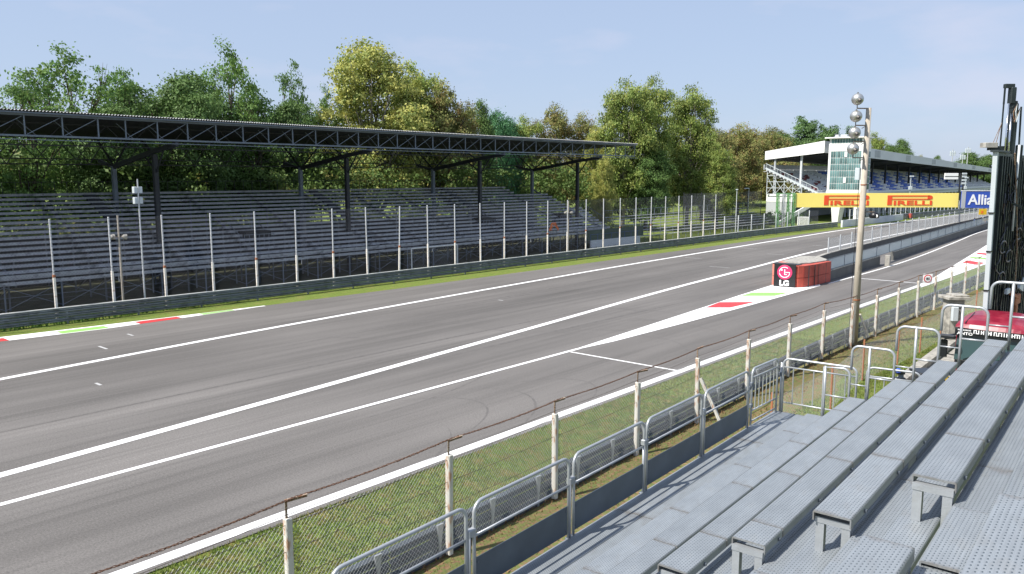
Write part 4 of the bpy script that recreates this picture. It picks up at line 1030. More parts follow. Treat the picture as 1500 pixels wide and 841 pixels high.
part('roof_seam', MB().beam((-.95,.0,3.5),(-.85,1.2,3.80),.03,.02), 'truck_black', tk)
part('sun_visor', MB().bbox(-1.27,1.27,-.16,-.04,2.98,3.28,.02), 'truck_black', tk)
me = text_mesh('ANTO', .16, 'sign_white', .004, .004, 1.25); link('lettering', me, tk, (-1.18,-.166,3.03))
part('lettering_strip', MB().bbox(-.62,1.29,-.19,-.165,3.10,3.30,.005), 'truck_black', tk)
lt_ = MB(); rng = random.Random(4); x = -1.16
while x < -.7: lt_.box(x,x+.03,-.17,-.162,3.20,3.25); x += .05
x = -.58
while x < 1.24:
    w_ = rng.choice((.035,.035,.05)); lt_.box(x,x+w_,-.198,-.191,3.125,3.28)
    if rng.random() < .6: q = rng.choice((3.125,3.185,3.25)); lt_.box(x+w_,x+w_+.05,-.198,-.191,q,q+.03)
    x += w_+rng.uniform(.035,.07)
part('worn_lettering', lt_, 'sign_white', tk, kind='stuff')
part('windscreen', MB().add([(-1.2,-.02,2.98),(1.2,-.02,2.98),(1.24,-.12,1.95),(-1.24,-.12,1.95)],[(0,1,2,3)]), 'windscreen', tk)
part('dashboard', MB().bbox(-1.2,1.2,-.14,.0,1.75,1.98,.03), 'truck_black', tk)
part('wiper', MB().beam((-.9,-.14,2.0),(-.2,-.13,2.35),.02).beam((.1,-.14,2.0),(.8,-.13,2.35),.02), 'hose', tk)
part('front_panel', MB().bbox(-1.26,1.26,-.12,.1,.7,1.74,.05), 'truck_red', tk); part('bumper', MB().bbox(-1.28,1.28,-.25,.1,.35,.7,.05), 'truck_black', tk)
part('mirror', MB().bbox(-1.75,-1.15,-.62,-.36,2.88,3.02,.05).beam((-1.25,-.05,3.0),(-1.5,-.5,2.98),.05), 'truck_black', tk)
part('mirror', MB().bbox(-1.72,-1.45,-.42,-.32,2.05,2.78,.04).beam((-1.25,.0,2.85),(-1.58,-.36,2.8),.04).beam((-1.25,.0,2.1),(-1.58,-.36,2.2),.04), 'truck_black', tk)
whm = MB().lathe([(.3,-.15),(.5,-.15),(.52,-.1),(.52,.1),(.5,.15),(.3,.15)], 18, axis='x').mesh('wheel','truck_black')
for x in (-1.1,1.1):
    for y in (1.,4.5): link('wheel', whm, tk, (x,y,.52))
part('chassis', MB().box(-.5,.5,.3,6.5,.75,1.0).box(-1.25,1.25,2.4,6.5,1.0,1.12), 'truck_black', tk)
# rig standing on the truck bed, seen above the cab
rg = thing('drilling_rig', 'tall dark rig side hung with hoses, white corner beam, behind the red cab', 'rig', (-7.08,38.9,0), PI/2)
# local x runs away along the track, local -y faces the stand
part('rig_panel', MB().add([(.9,0,1.1),(14,0,1.1),(14,0,10.45),(.2,0,10.5),(.9,.1,1.1),(14,.1,1.1),(14,.1,10.45),(.2,.1,10.5)],[(0,1,2,3),(7,6,5,4),(0,3,7,4),(1,5,6,2),(3,2,6,7),(0,4,5,1)]), 'rig_panel', rg)
part('corner_beam', MB().beam((.62,.03,1.1),(-.08,.03,10.5),.17,.22,(1,0,0)), 'rig_white', rg)
for z in (4.6,6.3,7.95): part('beam_strap', MB().beam((.6-(z-1.1)*.075,-.08,z),(.6-(z-1.1)*.075,.14,z),.26,.05), 'hose', rg)
part('top_lip', MB().bbox(-.3,2.2,-.12,.2,10.5,10.58,.01), 'rig_dark', rg)
rng = random.Random(21)
for i in range(25):
    x = .75+i*.53; part('panel_rib', MB().beam((x+.35,-.06,1.3),(x,-.06,10.35),.14,.12), 'rig_dark', rg)
for i in range(34):
    x = rng.uniform(.9,8.5); z = rng.uniform(3.8,9.9); n_ = 10; a = rng.uniform(.1,.5); L_ = rng.uniform(1.0,4.)
    pts = [(x+a*math.sin(q*.7+i)+.03*q*(i%3-1), -.2-.05*math.sin(q), z-L_*q/n_) for q in range(n_+1)]
    part('hose', MB().tube(pts, rng.uniform(.02,.04), 6), 'hose', rg)
for c in ((1.7,6.4),(1.9,5.0),(3.2,5.9),(5.2,6.8)):
    pts = [(c[0]+.75*math.cos(a*PI/6), -.22, c[1]+.27*math.sin(a*PI/6)) for a in range(11)]; part('hose', MB().tube(pts,.04,6), 'hose', rg)
part('tow_rope', MB().tube([(2.4,-.25,10.5),(3.6,-.3,8.2),(4.6,-.3,6.2),(5.0,-.3,4.)],.03,6), 'rusty_angle', rg)
part('work_lamp', MB().bbox(2.6,3.3,-.4,-.25,4.2,4.42,.03), 'rig_white', rg)
part('work_lamp', MB().add([(6.2,-.3,4.1),(7.4,-.3,3.8),(7.4,-.3,4.5),(6.2,-.15,4.1),(7.4,-.15,3.8),(7.4,-.15,4.5)],[(0,1,2),(5,4,3),(0,3,4,1),(1,4,5,2),(2,5,3,0)]), 'rig_white', rg)
part('rusty_valve', MB().beam((3.4,-.35,4.2),(5.6,-.35,3.7),.14).bbox(5.,6.2,-.4,-.2,3.4,3.85,.05).bbox(5.2,5.6,-.4,-.2,3.0,3.4,.03), 'rust_red', rg)
mt_ = thing('hydraulic_mast', 'hydraulic mast with chrome rods and hanging hoses rising above the dark rig', 'mast', (-7.28,42.4,0), PHI)
part('mast_column', MB().bbox(-.02,.26,-.1,.25,1.,12.75,.03), 'rig_dark', mt_)
part('hydraulic_rod', MB().tube([(-.10,-.15,9.8),(-.08,-.15,12.3)],.04,10), 'chrome', mt_, smooth=True)
part('hydraulic_rod', MB().tube([(-.26,-.15,9.8),(-.24,-.15,12.7)],.03,10), 'chrome', mt_, smooth=True)
part('guide_rail', MB().beam((-.38,0,10.2),(-.38,0,12.9),.05), 'rig_dark', mt_)
part('mast_head', MB().bbox(-.42,.02,-.1,.1,13.42,13.60,.02).bbox(-.16,.08,-.15,.15,12.75,13.45,.03).beam((-.38,0,12.7),(-.38,0,13.45),.06).bbox(-.05,.2,-.12,.12,12.55,12.85,.03), 'rig_dark', mt_)
for q in range(3): part('hose', MB().tube([(.1,-.2,12.7),(-.16+.1*q,-.25,12.35),(-.10+.1*q,-.25,11.9),(.25,-.2,12.5)],.022,6), ['hose','rusty_angle','rig_white'][q], mt_)
part('side_cylinder', MB().tube([(.42,0,12.6),(.52,0,9.)],.04,8).bbox(.36,.62,-.1,.1,7.2,10.9,.03), 'rig_dark', mt_)
part('side_cylinder', MB().tube([(.40,-.15,7.),(.40,-.15,10.9)],.05,10), 'rig_white', mt_, smooth=True)
part('winch_box', MB().bbox(-1.2,-.62,-.25,.2,10.78,11.0,.02), 'concrete', mt_); part('winch_arm', MB().bbox(-.9,0,-.1,.15,10.66,10.85,.02), 'rig_dark', mt_)
part('stay_rope', MB().beam((-.75,0,10.9),(-.42,0,11.8),.02).beam((-.6,0,10.9),(-.4,0,11.9),.02), 'rusty_angle', mt_)
part('guard_bar', MB().beam((-.3,-.45,8.4),(.2,-.45,8.4),.03).beam((.1,-.45,8.3),(.5,-.45,8.1),.08), 'rig_dark', mt_)
# small machine stand by the bench end
ms_ = thing('machine_stand', 'black tripod machine with small blue fittings beside a yellow and black striped bar', 'machine', (-7.4,28.2,0), PHI)
for a in (0,2.1,4.2): part('leg', MB().beam((0,0,2.3),(.4*math.cos(a),.4*math.sin(a),0),.06), 'truck_black', ms_)
part('column', MB().bbox(-.07,.07,-.07,.07,1.3,3.0,.02), 'dull_steel', ms_)
for z,w_ in ((3.0,.16),(2.75,.22),(2.5,.2),(2.2,.18),(1.9,.2)): part('fitting', MB().bbox(-w_,w_*.6,-.1,.1,z-.08,z+.05,.02), 'truck_black', ms_)
for z in (3.05,2.45): part('blue_cap', MB().bbox(-.2,-.08,-.14,-.02,z-.06,z+.08,.02), 'banner_blue', ms_)
hz = thing('striped_bar', 'yellow and black hazard striped bar just behind the third end rail', 'barrier', (-6.95,28.8,0), PHI)
part('bar', MB().bbox(0,1.25,-.04,.0,2.55,2.80,.01), 'hazard_yellow', hz)
for q in range(7): part('black_stripe', MB().add([(.06+q*.18,-.046,2.552),(.13+q*.18,-.046,2.552),(.06+q*.18,-.046,2.798),(-.01+q*.18,-.046,2.798)],[(0,1,2,3)]), 'truck_black', hz)
for x in (.1,1.1): part('leg', MB().beam((x,.0,0),(x,.0,2.6),.05), 'truck_black', hz)
part('top_tray', MB().bbox(0,1.2,0,.8,2.82,2.90,.02), 'truck_black', hz)

# ------------------------------------------------------------------ pit wall
PW = [(-25.9,72),(-26.25,78),(-26.75,90),(-28.0,111),(-29.7,138),(-31.4,170),(-33,200),(-34.5,240)]
TW = [(-28.6,70.5),(-30.6,79),(-32.3,91),(-33.3,110),(-34.8,137),(-35.8,163),(-37,200),(-38,240)]
def wall_run(label, P, y0, y1, seg, w, h, name, gap=None, cap=None):
    t = thing(name, label, 'wall', (lerp_poly(P,y0),y0,0)); x0 = lerp_poly(P,y0); y = y0
    while y < y1-.1:
        yb = min(y+seg,y1); a = (lerp_poly(P,y)-x0, y-y0); b = (lerp_poly(P,yb)-x0, yb-y0-.02)
        if not (gap and gap[0] <= y < gap[1]):
            hh = h+R.uniform(-.006,.006)
            part('wall_block', MB().prism([(a[0]-w/2,a[1]),(a[0]+w/2,a[1]),(b[0]+w/2,b[1]),(b[0]-w/2,b[1])],-.02,hh), 'wall_concrete_shaded', t)
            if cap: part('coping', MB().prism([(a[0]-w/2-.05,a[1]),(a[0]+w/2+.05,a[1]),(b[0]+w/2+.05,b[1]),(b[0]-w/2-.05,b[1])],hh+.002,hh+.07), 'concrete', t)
        y = yb
    return t
wp = wall_run('low concrete pit wall with glass screens on the pit lane side', PW, 72.4, 236, 6, .35, .92, 'pit_wall', (89.5,90.6), True)
wt = wall_run('low concrete wall on the track side carrying a wire fence on white posts', TW, 71, 236, 6, .3, .88, 'track_wall', None, True)
def glass_run(P, t, x0, y0, y1, seg, gaps):
    y = y0
    while y < y1:
        yb = y+seg
        if not any(a < y+seg*.5 < b for a,b in gaps):
            a = Vector((lerp_poly(P,y)-x0, y-72.4, 0)); b = Vector((lerp_poly(P,yb)-x0, yb-72.4-.03, 0))
            q = part('glass_screen', MB().beam(a+Vector((0,0,1.5)), b+Vector((0,0,1.5)), .02, .94), 'screen_glass', t)
            part('screen_frame', MB().beam(a+Vector((0,0,1.0)),a+Vector((0,0,2.02)),.07).beam(a+Vector((0,0,2.0)),b+Vector((0,0,2.0)),.06).beam(a+Vector((0,0,1.02)),b+Vector((0,0,1.02)),.05), 'dull_steel', q)
        y = yb
x0 = lerp_poly(PW,72.4)
glass_run(PW, wp, x0, 72.6, 205, 5.6, [(89,91)])
part('gap_post', MB().bbox(.0,.5,17.3,17.7,0,1.15,.05), 'concrete', wp)
tf = thing('track_wall_fence', 'white posted wire fence standing on the track side wall', 'fence', (TW[0][0],TW[0][1],.9))
pw = MB().bbox(-.06,.06,-.07,.07,0,1.75,.01).mesh('fence_post','pale_grey'); y = 90.5; k = 0; prev = None
while y < 235:
    a = Vector((lerp_poly(TW,y)-TW[0][0], y-TW[0][1], 0)); o = link('fence_post', pw, tf, a); o.scale = (1,1,1+.25*min(1,(y-90)/30))
    if prev is not None:
        d = a-prev; o2 = link('mesh_panel', chain(d.length, 1.6, .16, .007, 'chain_wire', .05), tf, prev, -math.atan2(d.x,d.y))
    prev = a; y += 4.6; k += 1
tt = MB().tube([Vector((lerp_poly(TW,q)-TW[0][0], q-TW[0][1], 1.95)) for q in range(110,236,6)], .04, 6); part('top_bar', tt, 'post_grey', tf)
# nose blocks
nb_ = thing('impact_barrier', 'stack of orange red impact blocks wrapped round the nose of the pit wall', 'barrier', (-27.3,69.5,0))
def blk(poly, z0, z1, mt): part('block', MB().prism([(x+27.3,y-69.5) for x,y in poly], z0, z1), mt, nb_)
for z0,z1 in ((.02,.80),(.84,1.86)):
    blk([(-28.75,67.4),(-27.9,66.95),(-27.75,68.1),(-28.4,71.8),(-29.25,71.8)], z0, z1, 'barrier_red_lit' )
    blk([(-27.86,66.95),(-26.3,67.05),(-26.0,67.5),(-26.6,68.3),(-27.7,68.2)], z0, z1, 'barrier_red')
    blk([(-25.98,67.5),(-25.72,69.5),(-26.5,69.6),(-26.58,68.3)], z0, z1, 'barrier_red')
    blk([(-25.72,69.53),(-25.62,72.9),(-26.4,72.9),(-26.5,69.63)], z0, z1, 'barrier_red')
for xx in (-1.72,-.35): part('webbing_strap', MB().box(1.60,1.66,xx,xx+.06,.02,1.86), 'truck_black', nb_)
for y_ in (.5,2.3): part('webbing_strap', MB().beam((1.66-.03*y_*.3+.005,y_,.03),(1.66-.03*y_*.3+.005,y_,1.86),.02,.07), 'truck_black', nb_)
part('black_strap', MB().bbox(-1.45,.8,-2.1,-1.2,1.87,1.93,.02), 'truck_black', nb_)
nc = thing('wall_nose', 'flat pale concrete deck capping the rounded nose of the pit wall', 'wall', (-27.3,72,0))
part('nose_block', MB().prism([(-1.3,-2.9),(-.6,-3.5),(.4,-3.5),(.85,-2.6),(1.2,.9),(-.4,4.2),(-2.8,5.2),(-2.4,2)], 0, 1.75), 'wall_concrete_shaded', nc)
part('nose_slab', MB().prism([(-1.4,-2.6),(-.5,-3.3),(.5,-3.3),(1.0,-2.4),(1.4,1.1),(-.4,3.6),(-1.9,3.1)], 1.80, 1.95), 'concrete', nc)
ls = thing('advertising_sign', 'black sign with round pink logo and white letters before the red blocks', 'sign', (-27.35,66.75,0), .12)
part('board', MB().bbox(-.92,.92,-.05,.05,.0,2.02,.02), 'black_board', ls)
part('round_logo', MB().lathe([(.0,-.075),(.62,-.075),(.64,-.06),(.64,-.05),(.0,-.05)], 36, (0,0,1.28), 'y'), 'logo_pink', ls)
ar = MB(); pts = [(.44*math.cos(a), -.09, 1.28+.44*math.sin(a)) for a in [math.radians(55+ q*(305)/24) for q in range(25)]]
for a,b in zip(pts,pts[1:]): ar.beam(a,b,.02,.065)
ar.beam((.44,-.09,1.28),(.08,-.09,1.28),.02,.07); part('logo_ring', ar, 'sign_white', ls)
part('logo_letter', MB().box(-.03,.04,-.10,-.08,1.06,1.55).box(-.03,.2,-.10,-.08,1.06,1.12), 'sign_white', ls)
part('logo_dot', MB().lathe([(.0,-.095),(.07,-.095),(.07,-.08),(0,-.08)], 14, (-.24,0,1.47), 'y'), 'sign_white', ls)
me = text_mesh('LG', .62, 'sign_white', .01, .03, 1.1); link('lettering', me, ls, (-me['w']/2-.02,-.07,.14))

# ------------------------------------------------------------------ advertising bridge
DR = Vector((.7507,.6606,0)).normalized()
def board(label, R0, R1, F, z0, z1, mt, back=True):
    cx, cy = R0*.7507-F*.6606, R0*.6606+F*.7507
    t = thing('advertising_board', label, 'banner', (cx,cy,0), PHI)
    part('board', MB().bbox(0,R1-R0,0,.25,z0,z1,.02), mt, t); return t
b1 = board('long yellow banner with red lettering spanning the track', 52.8, 83.2, 149, 3.72, 6.35, 'banner_yellow')
def pir(x, t):
    q = MB(); z0, z1 = 4.15, 5.95; L_ = 8.4
    q.box(x,x+.85,-.06,-.01,z0,z1)            # stem
    q.box(x+.85,x+L_-.5,-.06,-.01,z1-.22,z1); q.box(x+.85,x+L_-.5,-.06,-.01,z1-.80,z1-.60)
    q.prism([(0,0)],0,0) if False else None
    q.xz([(x+L_-.95,z1-.80),(x+L_-.4,z1-.80),(x+L_-.08,z1-.64),(x+L_,z1-.42),(x+L_-.06,z1-.18),(x+L_-.35,z1),(x+L_-.95,z1)], -.06,-.01)
    part('long_letter_p', q, 'logo_red', t)
    me = text_mesh('IRELLI', 1.12, 'logo_red', .02, .03, 1.72); f_ = (7.15)/me['w']
    o = link('lettering', me, t, (x+1.05,-.05,z0)); o.scale = (f_,1,1.02)
pir(5.35, b1); pir(17.15, b1)
part('back_truss', MB().beam((0,.5,3.9),(30.4,.5,3.9),.1).beam((0,.5,6.2),(30.4,.5,6.2),.1), 'post_grey', b1)
b2 = board('blue banner with white lettering beside the long yellow banner', 83.3, 101, 148.2, 3.66, 6.75, 'banner_blue')
part('edge_strip', MB().bbox(0,.75,-.05,0,3.66,6.70,.01), 'pale_grey', b2); part('white_top', MB().bbox(0,17.7,-.06,.3,6.76,6.86,.01), 'bright_white', b2)
me = text_mesh('Allianz', 2.6, 'sign_white', .02, .05, 1.0); link('lettering', me, b2, (1.25,-.05,4.3))
lt = thing('lattice_tower', 'green lattice pylon holding the left end of the yellow banner', 'pylon', (-60.4,145.2,0), PHI)
for x in (-1.1,0,.9,1.9):
    lm = MB()
    for y in (0,.6): lm.beam((x,y,0),(x,y,6.4),.13); lm.beam((x+.35,y,0),(x+.35,y,6.4),.08)
    for q in range(9): lm.beam((x,0,q*.7),(x+.35,0,q*.7+.7),.06); lm.beam((x,0,q*.7),(x,.6,q*.7+.7),.06)
    part('lattice_mast', lm, 'lattice_green' if x != 0 else 'pale_grey', lt)
part('cross_brace', MB().beam((-1,0,.5),(2.2,0,3.),.08).beam((-1,0,3.),(2.2,0,.5),.08).beam((-1,0,6.3),(2.2,0,6.3),.12), 'lattice_green', lt)
lt2 = thing('lattice_tower', 'grey support of the banners hidden behind the dark rig', 'pylon', (-25.3,172.5,0), PHI)
for x in (0,.8): part('lattice_mast', MB().beam((x,0,0),(x,0,6.5),.15), 'pale_grey', lt2)

# ------------------------------------------------------------------ right grandstand and tower
GX0, GY0 = -60.9, 166.
gs = thing('roofed_grandstand', 'long white roofed grandstand with blue and white seats on the far side of the track', 'grandstand', (GX0,GY0,0))
LEN = 180.
def zr(y, front=True): return 0
def fpt(y, z0, z1): f = y/150.; return z0+(z1-z0)*f
# roof: front fascia, sloping slab back
rfm = MB(); F0, F1 = (16.6,14.25), (12.6,11.1)
def roofz(y): f = y/150; return F0[0]+(F1[0]-F0[0])*f, F0[1]+(F1[1]-F0[1])*f
zt0,zb0 = roofz(0); zt1,zb1 = roofz(LEN)
part('fascia', MB().add([(0,0,zb0),(0,LEN,zb1),(0,LEN,zt1),(0,0,zt0),(-.3,0,zb0),(-.3,LEN,zb1),(-.3,LEN,zt1),(-.3,0,zt0)],[(0,1,2,3),(7,6,5,4),(3,2,6,7),(0,4,5,1)]), 'fascia_shade_grey', gs)
part('gable_board', MB().add([(0,-.2,zb0),(0,-.2,zt0+.05),(-12.6,-.2,14.75),(-12.6,-.2,12.95),(0,-.02,zb0),(0,-.02,zt0+.05),(-12.6,-.02,14.75),(-12.6,-.02,12.95)],[(0,1,2,3),(7,6,5,4),(1,5,6,2),(0,3,7,4)]), 'bright_white', gs)
part('roof_slab', MB().add([(-.3,0,zt0-.05),(-.3,LEN,zt1-.05),(-12.6,LEN,zt1-1.9),(-12.6,0,14.7)],[(0,1,2,3)]), 'pale_grey', gs)
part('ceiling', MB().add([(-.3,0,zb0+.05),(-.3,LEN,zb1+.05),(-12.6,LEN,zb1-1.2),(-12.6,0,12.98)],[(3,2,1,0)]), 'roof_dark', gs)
for q in range(6): 
    y = 32+q*25; z_t, z_b = roofz(y); part('fascia_panel', MB().box(.01,.04,y,y+4,z_b+.3,z_t-.3), 'pale_grey', gs)
# seat tiers
NR = 15; pit_, ris = .78, .345; zf = 5.7
rng = random.Random(8)
smz = {}
for k in range(NR):
    x = -1.2-k*pit_; z = zf+k*ris
    part('tier', MB().box(x-.78,x,0,LEN,z-.12,z), 'pale_grey', gs)
    y = .5; j = 0
    while y < LEN-6:
        blue = (y > 22) and ((j*3 + k) % 6 < 3) and k < 14 and y < 128
        Ls = 6.0 if y > 22 else 7.0
        key = (Ls, 'seat_blue' if blue else 'seat_white')
        if key not in smz: smz[key] = MB().bbox(-.5,-.12,0,Ls-.7,.0,.36,.04).mesh('seat_row', key[1])
        link('seat_row', smz[key], gs, (x,y,z+.06)); y += Ls; j += 1
for k in range(14):
    yy = rng.uniform(1.5,17); kk = rng.randrange(2,13); part('folded_seats', MB().bbox(-1.2-kk*pit_-.5,-1.2-kk*pit_,yy,yy+rng.uniform(.8,1.9),zf+kk*ris,zf+kk*ris+.65,.1), 'seat_darkred', gs)
cm_ = MB().bbox(-.22,.22,-.22,.22,0,7.6,.03)
for y in [0.8,21]+[36+10.8*q for q in range(14)]:
    zt_, zb_ = roofz(y); part('roof_column', MB().bbox(-5.2,-4.8,y-.2,y+.2,6.2,zb_-.1,.03), 'post_grey' if y < 25 else 'column_dark', gs)
part('roof_column', MB().bbox(-10.7,-10.35,.2,.55,0,13.2,.03), 'pale_grey', gs)
rb2 = MB()
for q in range(9): rb2.beam((0,q*20+2,roofz(q*20)[1]-.05),(-12.4,q*20+2,roofz(q*20)[1]-1.0),.2,.5)
part('roof_ribs', rb2, 'column_dark', gs, kind='stuff')
rw = MB().box(-12.9,-12.7,0,LEN,zf+NR*ris,zf+NR*ris+1.1); part('rear_parapet', rw, 'pale_grey', gs)
part('front_parapet', MB().box(-.4,-.2,0,LEN,4.7,6.05), 'wall_white', gs)
part('front_rail', MB().beam((-.2,0,6.6),(-.2,LEN,6.6),.08), 'post_grey', gs)
# open scaffold at the near end under the tiers
sc = MB()
for i in range(7):
    x = -11.8+i*1.9; zt_ = min(zf+(-(x+1.2))/pit_*ris-.1, 11)
    if zt_ > 6: sc.beam((x,-.4,5.6),(x,-.4,zt_),.12)
    if i < 6 and zt_ > 7: sc.beam((x,-.4,5.8),(x+1.9,-.4,min(zt_-.4,8)),.08); sc.beam((x,-.4,zt_-.8),(x+1.9,-.4,5.9),.08)
for z in (5.7,7.0,8.3,9.6):
    xe = -1.2-(z-zf)/ris*pit_; sc.beam((-11.8,-.4,z),(min(xe,-.5),-.4,z),.1)
part('end_scaffold', sc, 'rig_white', gs)
en = MB().beam((-.8,-.5,zf+.3),(-12.2,-.5,zf+NR*ris+.3),.15,.35).beam((-.8,-.5,zf+1.3),(-12.2,-.5,zf+NR*ris+1.3),.1,.1)
for q in range(15): en.beam((-.8-q*.8,-.5,zf+.3+q*.354),(-.8-q*.8,-.5,zf+1.3+q*.354),.05)
part('end_railing', en, 'rig_white', gs)
# base storeys: white band above, grey below, columns and railings under the seats
part('base_wall', MB().box(-12,-6.,0,.3,4.05,5.65), 'bright_white', gs); part('base_wall', MB().box(-12,-6.2,.05,.3,0,4.03), 'pale_grey', gs)
part('rear_wall', MB().box(-11.9,-11.6,.3,LEN,0,5.6), 'pale_grey', gs)
part('floor_slab', MB().box(-12,0,.3,LEN,5.3,5.6), 'pale_grey', gs)
cl = MB().bbox(-.15,.15,-.15,.15,0,5.3,.02).mesh('base_column','bright_white')
for q in range(36): link('base_column', cl, gs, (-.5, 26+q*4.2, 0))
bm2 = MB()
for q in range(60): bm2.box(-3.0,-2.8,22+q*2.5,22.7+q*2.5,.2,3.8)
part('inner_pillars', bm2, 'pale_grey', gs)
# control tower
tw = thing('control_tower', 'white control tower glazed in green standing at the front of the right grandstand', 'tower', (-59.6,164.6,0))
WX, WY = 6.9, 4.2
part('shaft', MB().bbox(0,WX,0,WY,5.9,15.9,.05), 'bright_white', tw)
part('top_floor', MB().bbox(.1,WX-.1,.1,WY-.1,15.95,17.0,.05), 'bright_white', tw)
part('top_roof', MB().bbox(-.7,WX+.4,-.6,WY+.4,17.0,17.22,.03), 'bright_white', tw)
part('pedestal', MB().add([(.7,.4,5.85),(2.9,.4,5.85),(2.9,3.8,5.85),(.7,3.8,5.85),(1.1,.9,0),(2.2,.9,0),(2.2,3.2,0),(1.1,3.2,0)],[(3,2,1,0),(4,5,6,7),(0,1,5,4),(1,2,6,5),(2,3,7,6),(3,0,4,7)]), 'bright_white', tw)
part('pedestal', MB().bbox(5.2,6.0,1,3,0,5.85,.04), 'bright_white', tw)
pn = {}
for fl in range(6):
    z0 = 6.85+fl*1.27; 
    for c_ in range(13):
        me = pn.setdefault('w', MB().box(0,.385,-.02,.0,0,1.16).mesh('window_pane','window_green'))
        o = link('window_pane', me, tw, (.55+c_*.455,-.04,z0))
    for r_ in range(7):
        me = pn.setdefault('s', MB().box(0,.02,0,.42,0,1.16).mesh('window_pane','window_green')); link('window_pane', me, tw, (WX+.02,.4+r_*.52,z0))
for c_ in range(11): 
    me = pn.setdefault('t', MB().box(0,.46,-.02,0,0,.8).mesh('window_pane','window_green')); link('window_pane', me, tw, (.5+c_*.54,.07,16.05))
part('window_frame', MB().box(.45,.52,-.09,0,6.8,14.5).box(6.42,6.5,-.09,0,6.8,14.5).box(.45,6.5,-.09,0,14.42,14.55), 'bright_white', tw)
part('opening_casement', MB().box(3.2,3.72,-.12,-.07,13.3,14.3).box(3.2,3.72,-.12,-.07,8.15,9.2), 'bright_white', tw)
part('sill_band', MB().bbox(-.1,WX+.1,-.15,.1,5.85,6.5,.03), 'fascia_shade_grey', tw)
for x in (.9,2.0,2.6): part('roof_unit', MB().bbox(x,x+.7,.6,1.5,17.22,17.75,.04), 'pale_grey', tw)
# outside stair, cabinet, barrier wall
os_ = thing('outside_stair', 'white sloping stair rising under the yellow banner to the grandstand', 'stair', (-64.4,152.2,0))
part('stringer', MB().beam((0,0,.1),(4.6,8.8,4.6),.3,.75), 'bright_white', os_)
sm2 = MB()
for q in range(16): sm2.box(.05+q*.28,.35+q*.28,.4+q*.54,.9+q*.54,.2+q*.28,.3+q*.28)
part('treads', sm2, 'pale_grey', os_); part('handrail', MB().beam((-.3,0,1.2),(4.3,8.8,5.6),.06), 'post_grey', os_)
cb = thing('cabinet', 'white equipment cabinet on the grass below the yellow banner', 'cabinet', (-60.6,153.8,0), PHI)
part('body', MB().bbox(0,1.9,0,1.2,0,1.6,.03), 'bright_white', cb); part('door', MB().bbox(.95,1.85,-.03,0,.1,1.5,.01), 'sign_white', cb)
ww = thing('barrier_wall', 'long low whitish concrete barrier between track and right grandstand', 'wall', (-52.4,153,0))
for q in range(6): part('barrier_block', MB().prism([(q*.18,q*5.8),(q*.18+.3,q*5.8),(q*.18+.48,q*5.8+5.76),(q*.18+.18,q*5.8+5.76)],-.02,1.28), 'wall_white', ww)
AF = [(-51.6,187.5),(-48.4,225),(-47,250),(-46,300)]
guard_rail('distant dark guard rail continuing past the whitish concrete barrier', AF, 187.8, 290, 6, 4, 'armco', 1, -.1, None, 1)
o = thing('orange_marker', 'small orange marker block at the end of the whitish barrier', 'marker', (-50.9,192.5,0)); part('block', MB().bbox(-.2,.3,-.6,.6,.3,1.2,.05), 'barrier_red', o); part('base', MB().box(-.2,.3,-.6,.6,0,.3), 'wall_concrete_shaded', o)
# white railings beneath the grandstand seen past the barrier
wr = thing('white_fence', 'far white posted fence behind the concrete barrier under the grandstand', 'fence', (-53.2,160,0))
wpm = MB().bbox(-.08,.08,-.08,.08,0,3.1,.01).mesh('fence_post','pale_grey')
for q in range(34): link('fence_post', wpm, wr, (q*.09,q*3.4,0))
part('fence_rail', MB().beam((0,0,3.05),(3,112,3.05),.08).beam((0,0,1.8),(3,112,1.8),.05), 'pale_grey', wr)
# street lamps left of the white roof
for (x,y,h,lab) in ((-59.8,124.5,7.2,'slim white lamp post at the end of the tall far fence'),(-70,151,7.0,'street lamp with slanted arm before the olive trees')):
    t = thing('street_lamp', lab, 'street lamp', (x,y,0), PHI)
    part('pole', MB().tube([(0,0,0),(0,0,h)],.08,8,r1=.05), 'post_grey', t); part('lamp_head', MB().bbox(-.9 if y>150 else -.18,.1 if y>150 else .18,-.12,.12,h,h+.16,.03), 'rig_white', t)
# lamps before the seats
for (x,y,h,lab) in ((-57,214.,9.6,'thin lamp post with white head in front of the blue seats'),(-55,262,9.2,'lamp post standing before the far seats near the dark rig')):
    t = thing('street_lamp', lab, 'street lamp', (x,y,0), PHI)
    part('pole', MB().tube([(0,0,0),(0,0,h)],.09,8), 'rig_white', t); part('lamp_head', MB().bbox(-.3,.7,-.2,.2,h-.3,h,.04), 'rig_white', t); part('speaker', MB().bbox(-.4,.4,-.25,.25,h-3.4,h-2.6,.05), 'rig_white', t)
sbx = thing('scoreboard', 'white and dark scoreboard box on posts before the far seats', 'sign', (-56.5,252,0), PHI)
part('panel', MB().bbox(-1.9,1.9,0,.5,8.6,10.3,.05), 'sign_white', sbx); part('panel_stripe', MB().box(-1.9,1.9,-.03,0,9.3,9.5), 'roof_dark', sbx)
for x in (2.4,3.4): part('mast', MB().beam((x,0,0),(x,0,10.4),.3), 'column_dark', sbx)
for z in (10.2,9.4,8.4,7.5): part('lamp', MB().bbox(2.9,4.2,-.2,.1,z-.25,z+.2,.04), 'rig_white', sbx)
for (x,y,h,lab) in ((-81,360,20,'left mast of the group with white antennas above the roof'),(-79,368,18.6,'low middle antenna mast above the roof'),(-75.6,360,21,'right antenna mast above the roof')):
    t = thing('antenna_mast', lab, 'antenna', (x,y,0), PHI)
    part('mast', MB().tube([(0,0,0),(0,0,h)],.18,8), 'pale_grey', t)
    for q in range(3): part('antenna', MB().bbox(-1.+q*.8,-.5+q*.8,-.2,.2,h-2.4,h-.6,.05), 'rig_white', t)
    part('crossbar', MB().beam((-1.1,0,h-1.5),(1.5,0,h-1.5),.1), 'pale_grey', t)
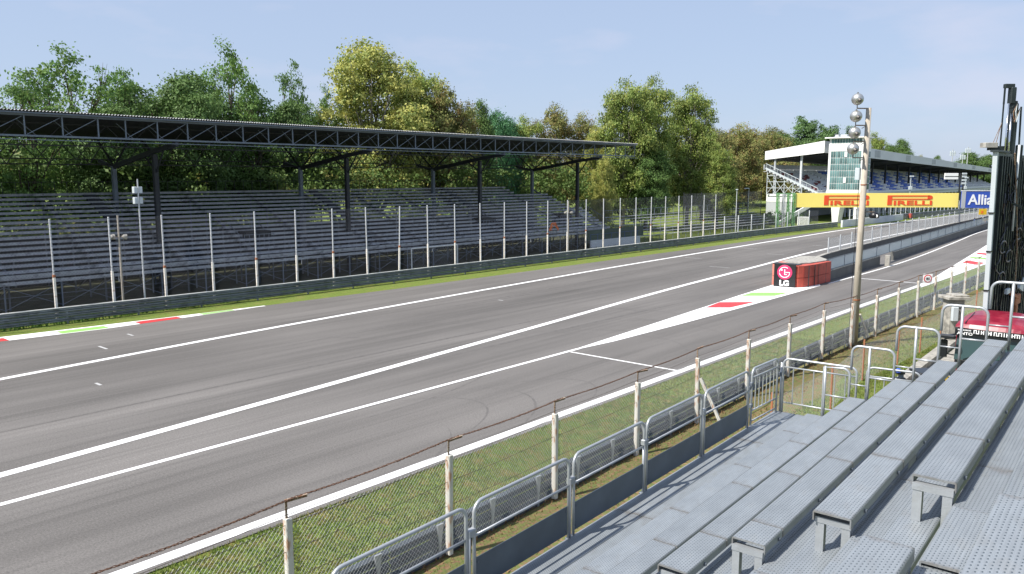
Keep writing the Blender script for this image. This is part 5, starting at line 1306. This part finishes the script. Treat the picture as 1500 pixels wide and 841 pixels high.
# marshal post things by the far pit wall
def person(label, x, y, z, rz, mt_top):
    t = thing('person', label, 'person', (x,y,z), rz)
    m = MB()
    def seg(pts, rs, n=8):
        vs=[]; 
        for (p,r) in zip(pts,rs):
            vs.append((p,r))
        for (p,r),(q,s) in zip(vs,vs[1:]): m.tube([p,q], r, n, True, r1=s)
    seg([(-.1,0,.0),(-.1,.02,.48),(-.09,0,.9)],[.05,.065,.09]); seg([(.1,.05,0),(.1,.03,.48),(.09,0,.9)],[.05,.065,.09])
    seg([(0,0,.86),(0,0,1.1),(0,-.02,1.38),(0,-.02,1.48)],[.16,.15,.19,.07]); seg([(0,-.02,1.48),(0,-.02,1.54),(0,-.03,1.64),(0,-.03,1.76)],[.055,.075,.10,.05])
    seg([(-.2,0,1.4),(-.26,.02,1.12),(-.2,-.2,.95)],[.055,.045,.035]); seg([(.2,0,1.4),(.27,.0,1.12),(.24,-.12,.88)],[.055,.045,.035])
    part('body', m, mt_top, t); part('hair', MB().lathe([(.03,.13),(.09,.1),(.11,.03),(.105,-.03)], 10, (0,-.02,1.66)), 'hose', t); return t
person('person in blue standing at the gap of the far pit wall', -33.4,168.5,.0, 2.2, 'person_blue')
person('person in dark clothes leaning by the pit wall next to the one in blue', -32.7,170.,.0, 1.8, 'dull_steel')
ys_ = thing('marshal_sign', 'small yellow and orange sign board on a post by the far pit exit', 'sign', (-33.3,175,0), PHI)
part('post', MB().beam((0,0,0),(0,0,2.2),.1), 'post_grey', ys_); part('board', MB().bbox(-.9,.6,-.1,.0,2.15,3.25,.03), 'hazard_yellow', ys_); part('patch', MB().box(-.5,-.1,-.13,-.11,2.4,2.9), 'orange', ys_)
yb = thing('marshal_sign', 'small yellow board behind the pit wall below the orange and yellow sign', 'sign', (-32.6,174,0), PHI); part('board', MB().bbox(-.5,.5,0,.1,.95,1.5,.03), 'hazard_yellow', yb); part('post', MB().beam((0,.05,0),(0,.05,1),.1), 'post_grey', yb)
bb = thing('blue_box', 'tall blue cabinet beside the white corner beam of the rig', 'cabinet', (-31.9,176.5,0), PHI); part('body', MB().bbox(-.5,.7,0,.6,0,3.1,.05), 'banner_blue', bb); part('plinth', MB().box(-.6,.8,-.1,.7,-.02,.2), 'concrete', bb)
cn = thing('traffic_cone', 'orange cone at the far end of the pit wall', 'cone', (-32.4,172.6,0)); part('cone_body', MB().lathe([(.22,.05),(.05,1.1),(.03,1.14)], 12), 'orange', cn); part('cone_base', MB().bbox(-.28,.28,-.28,.28,0,.05,.02), 'orange', cn)
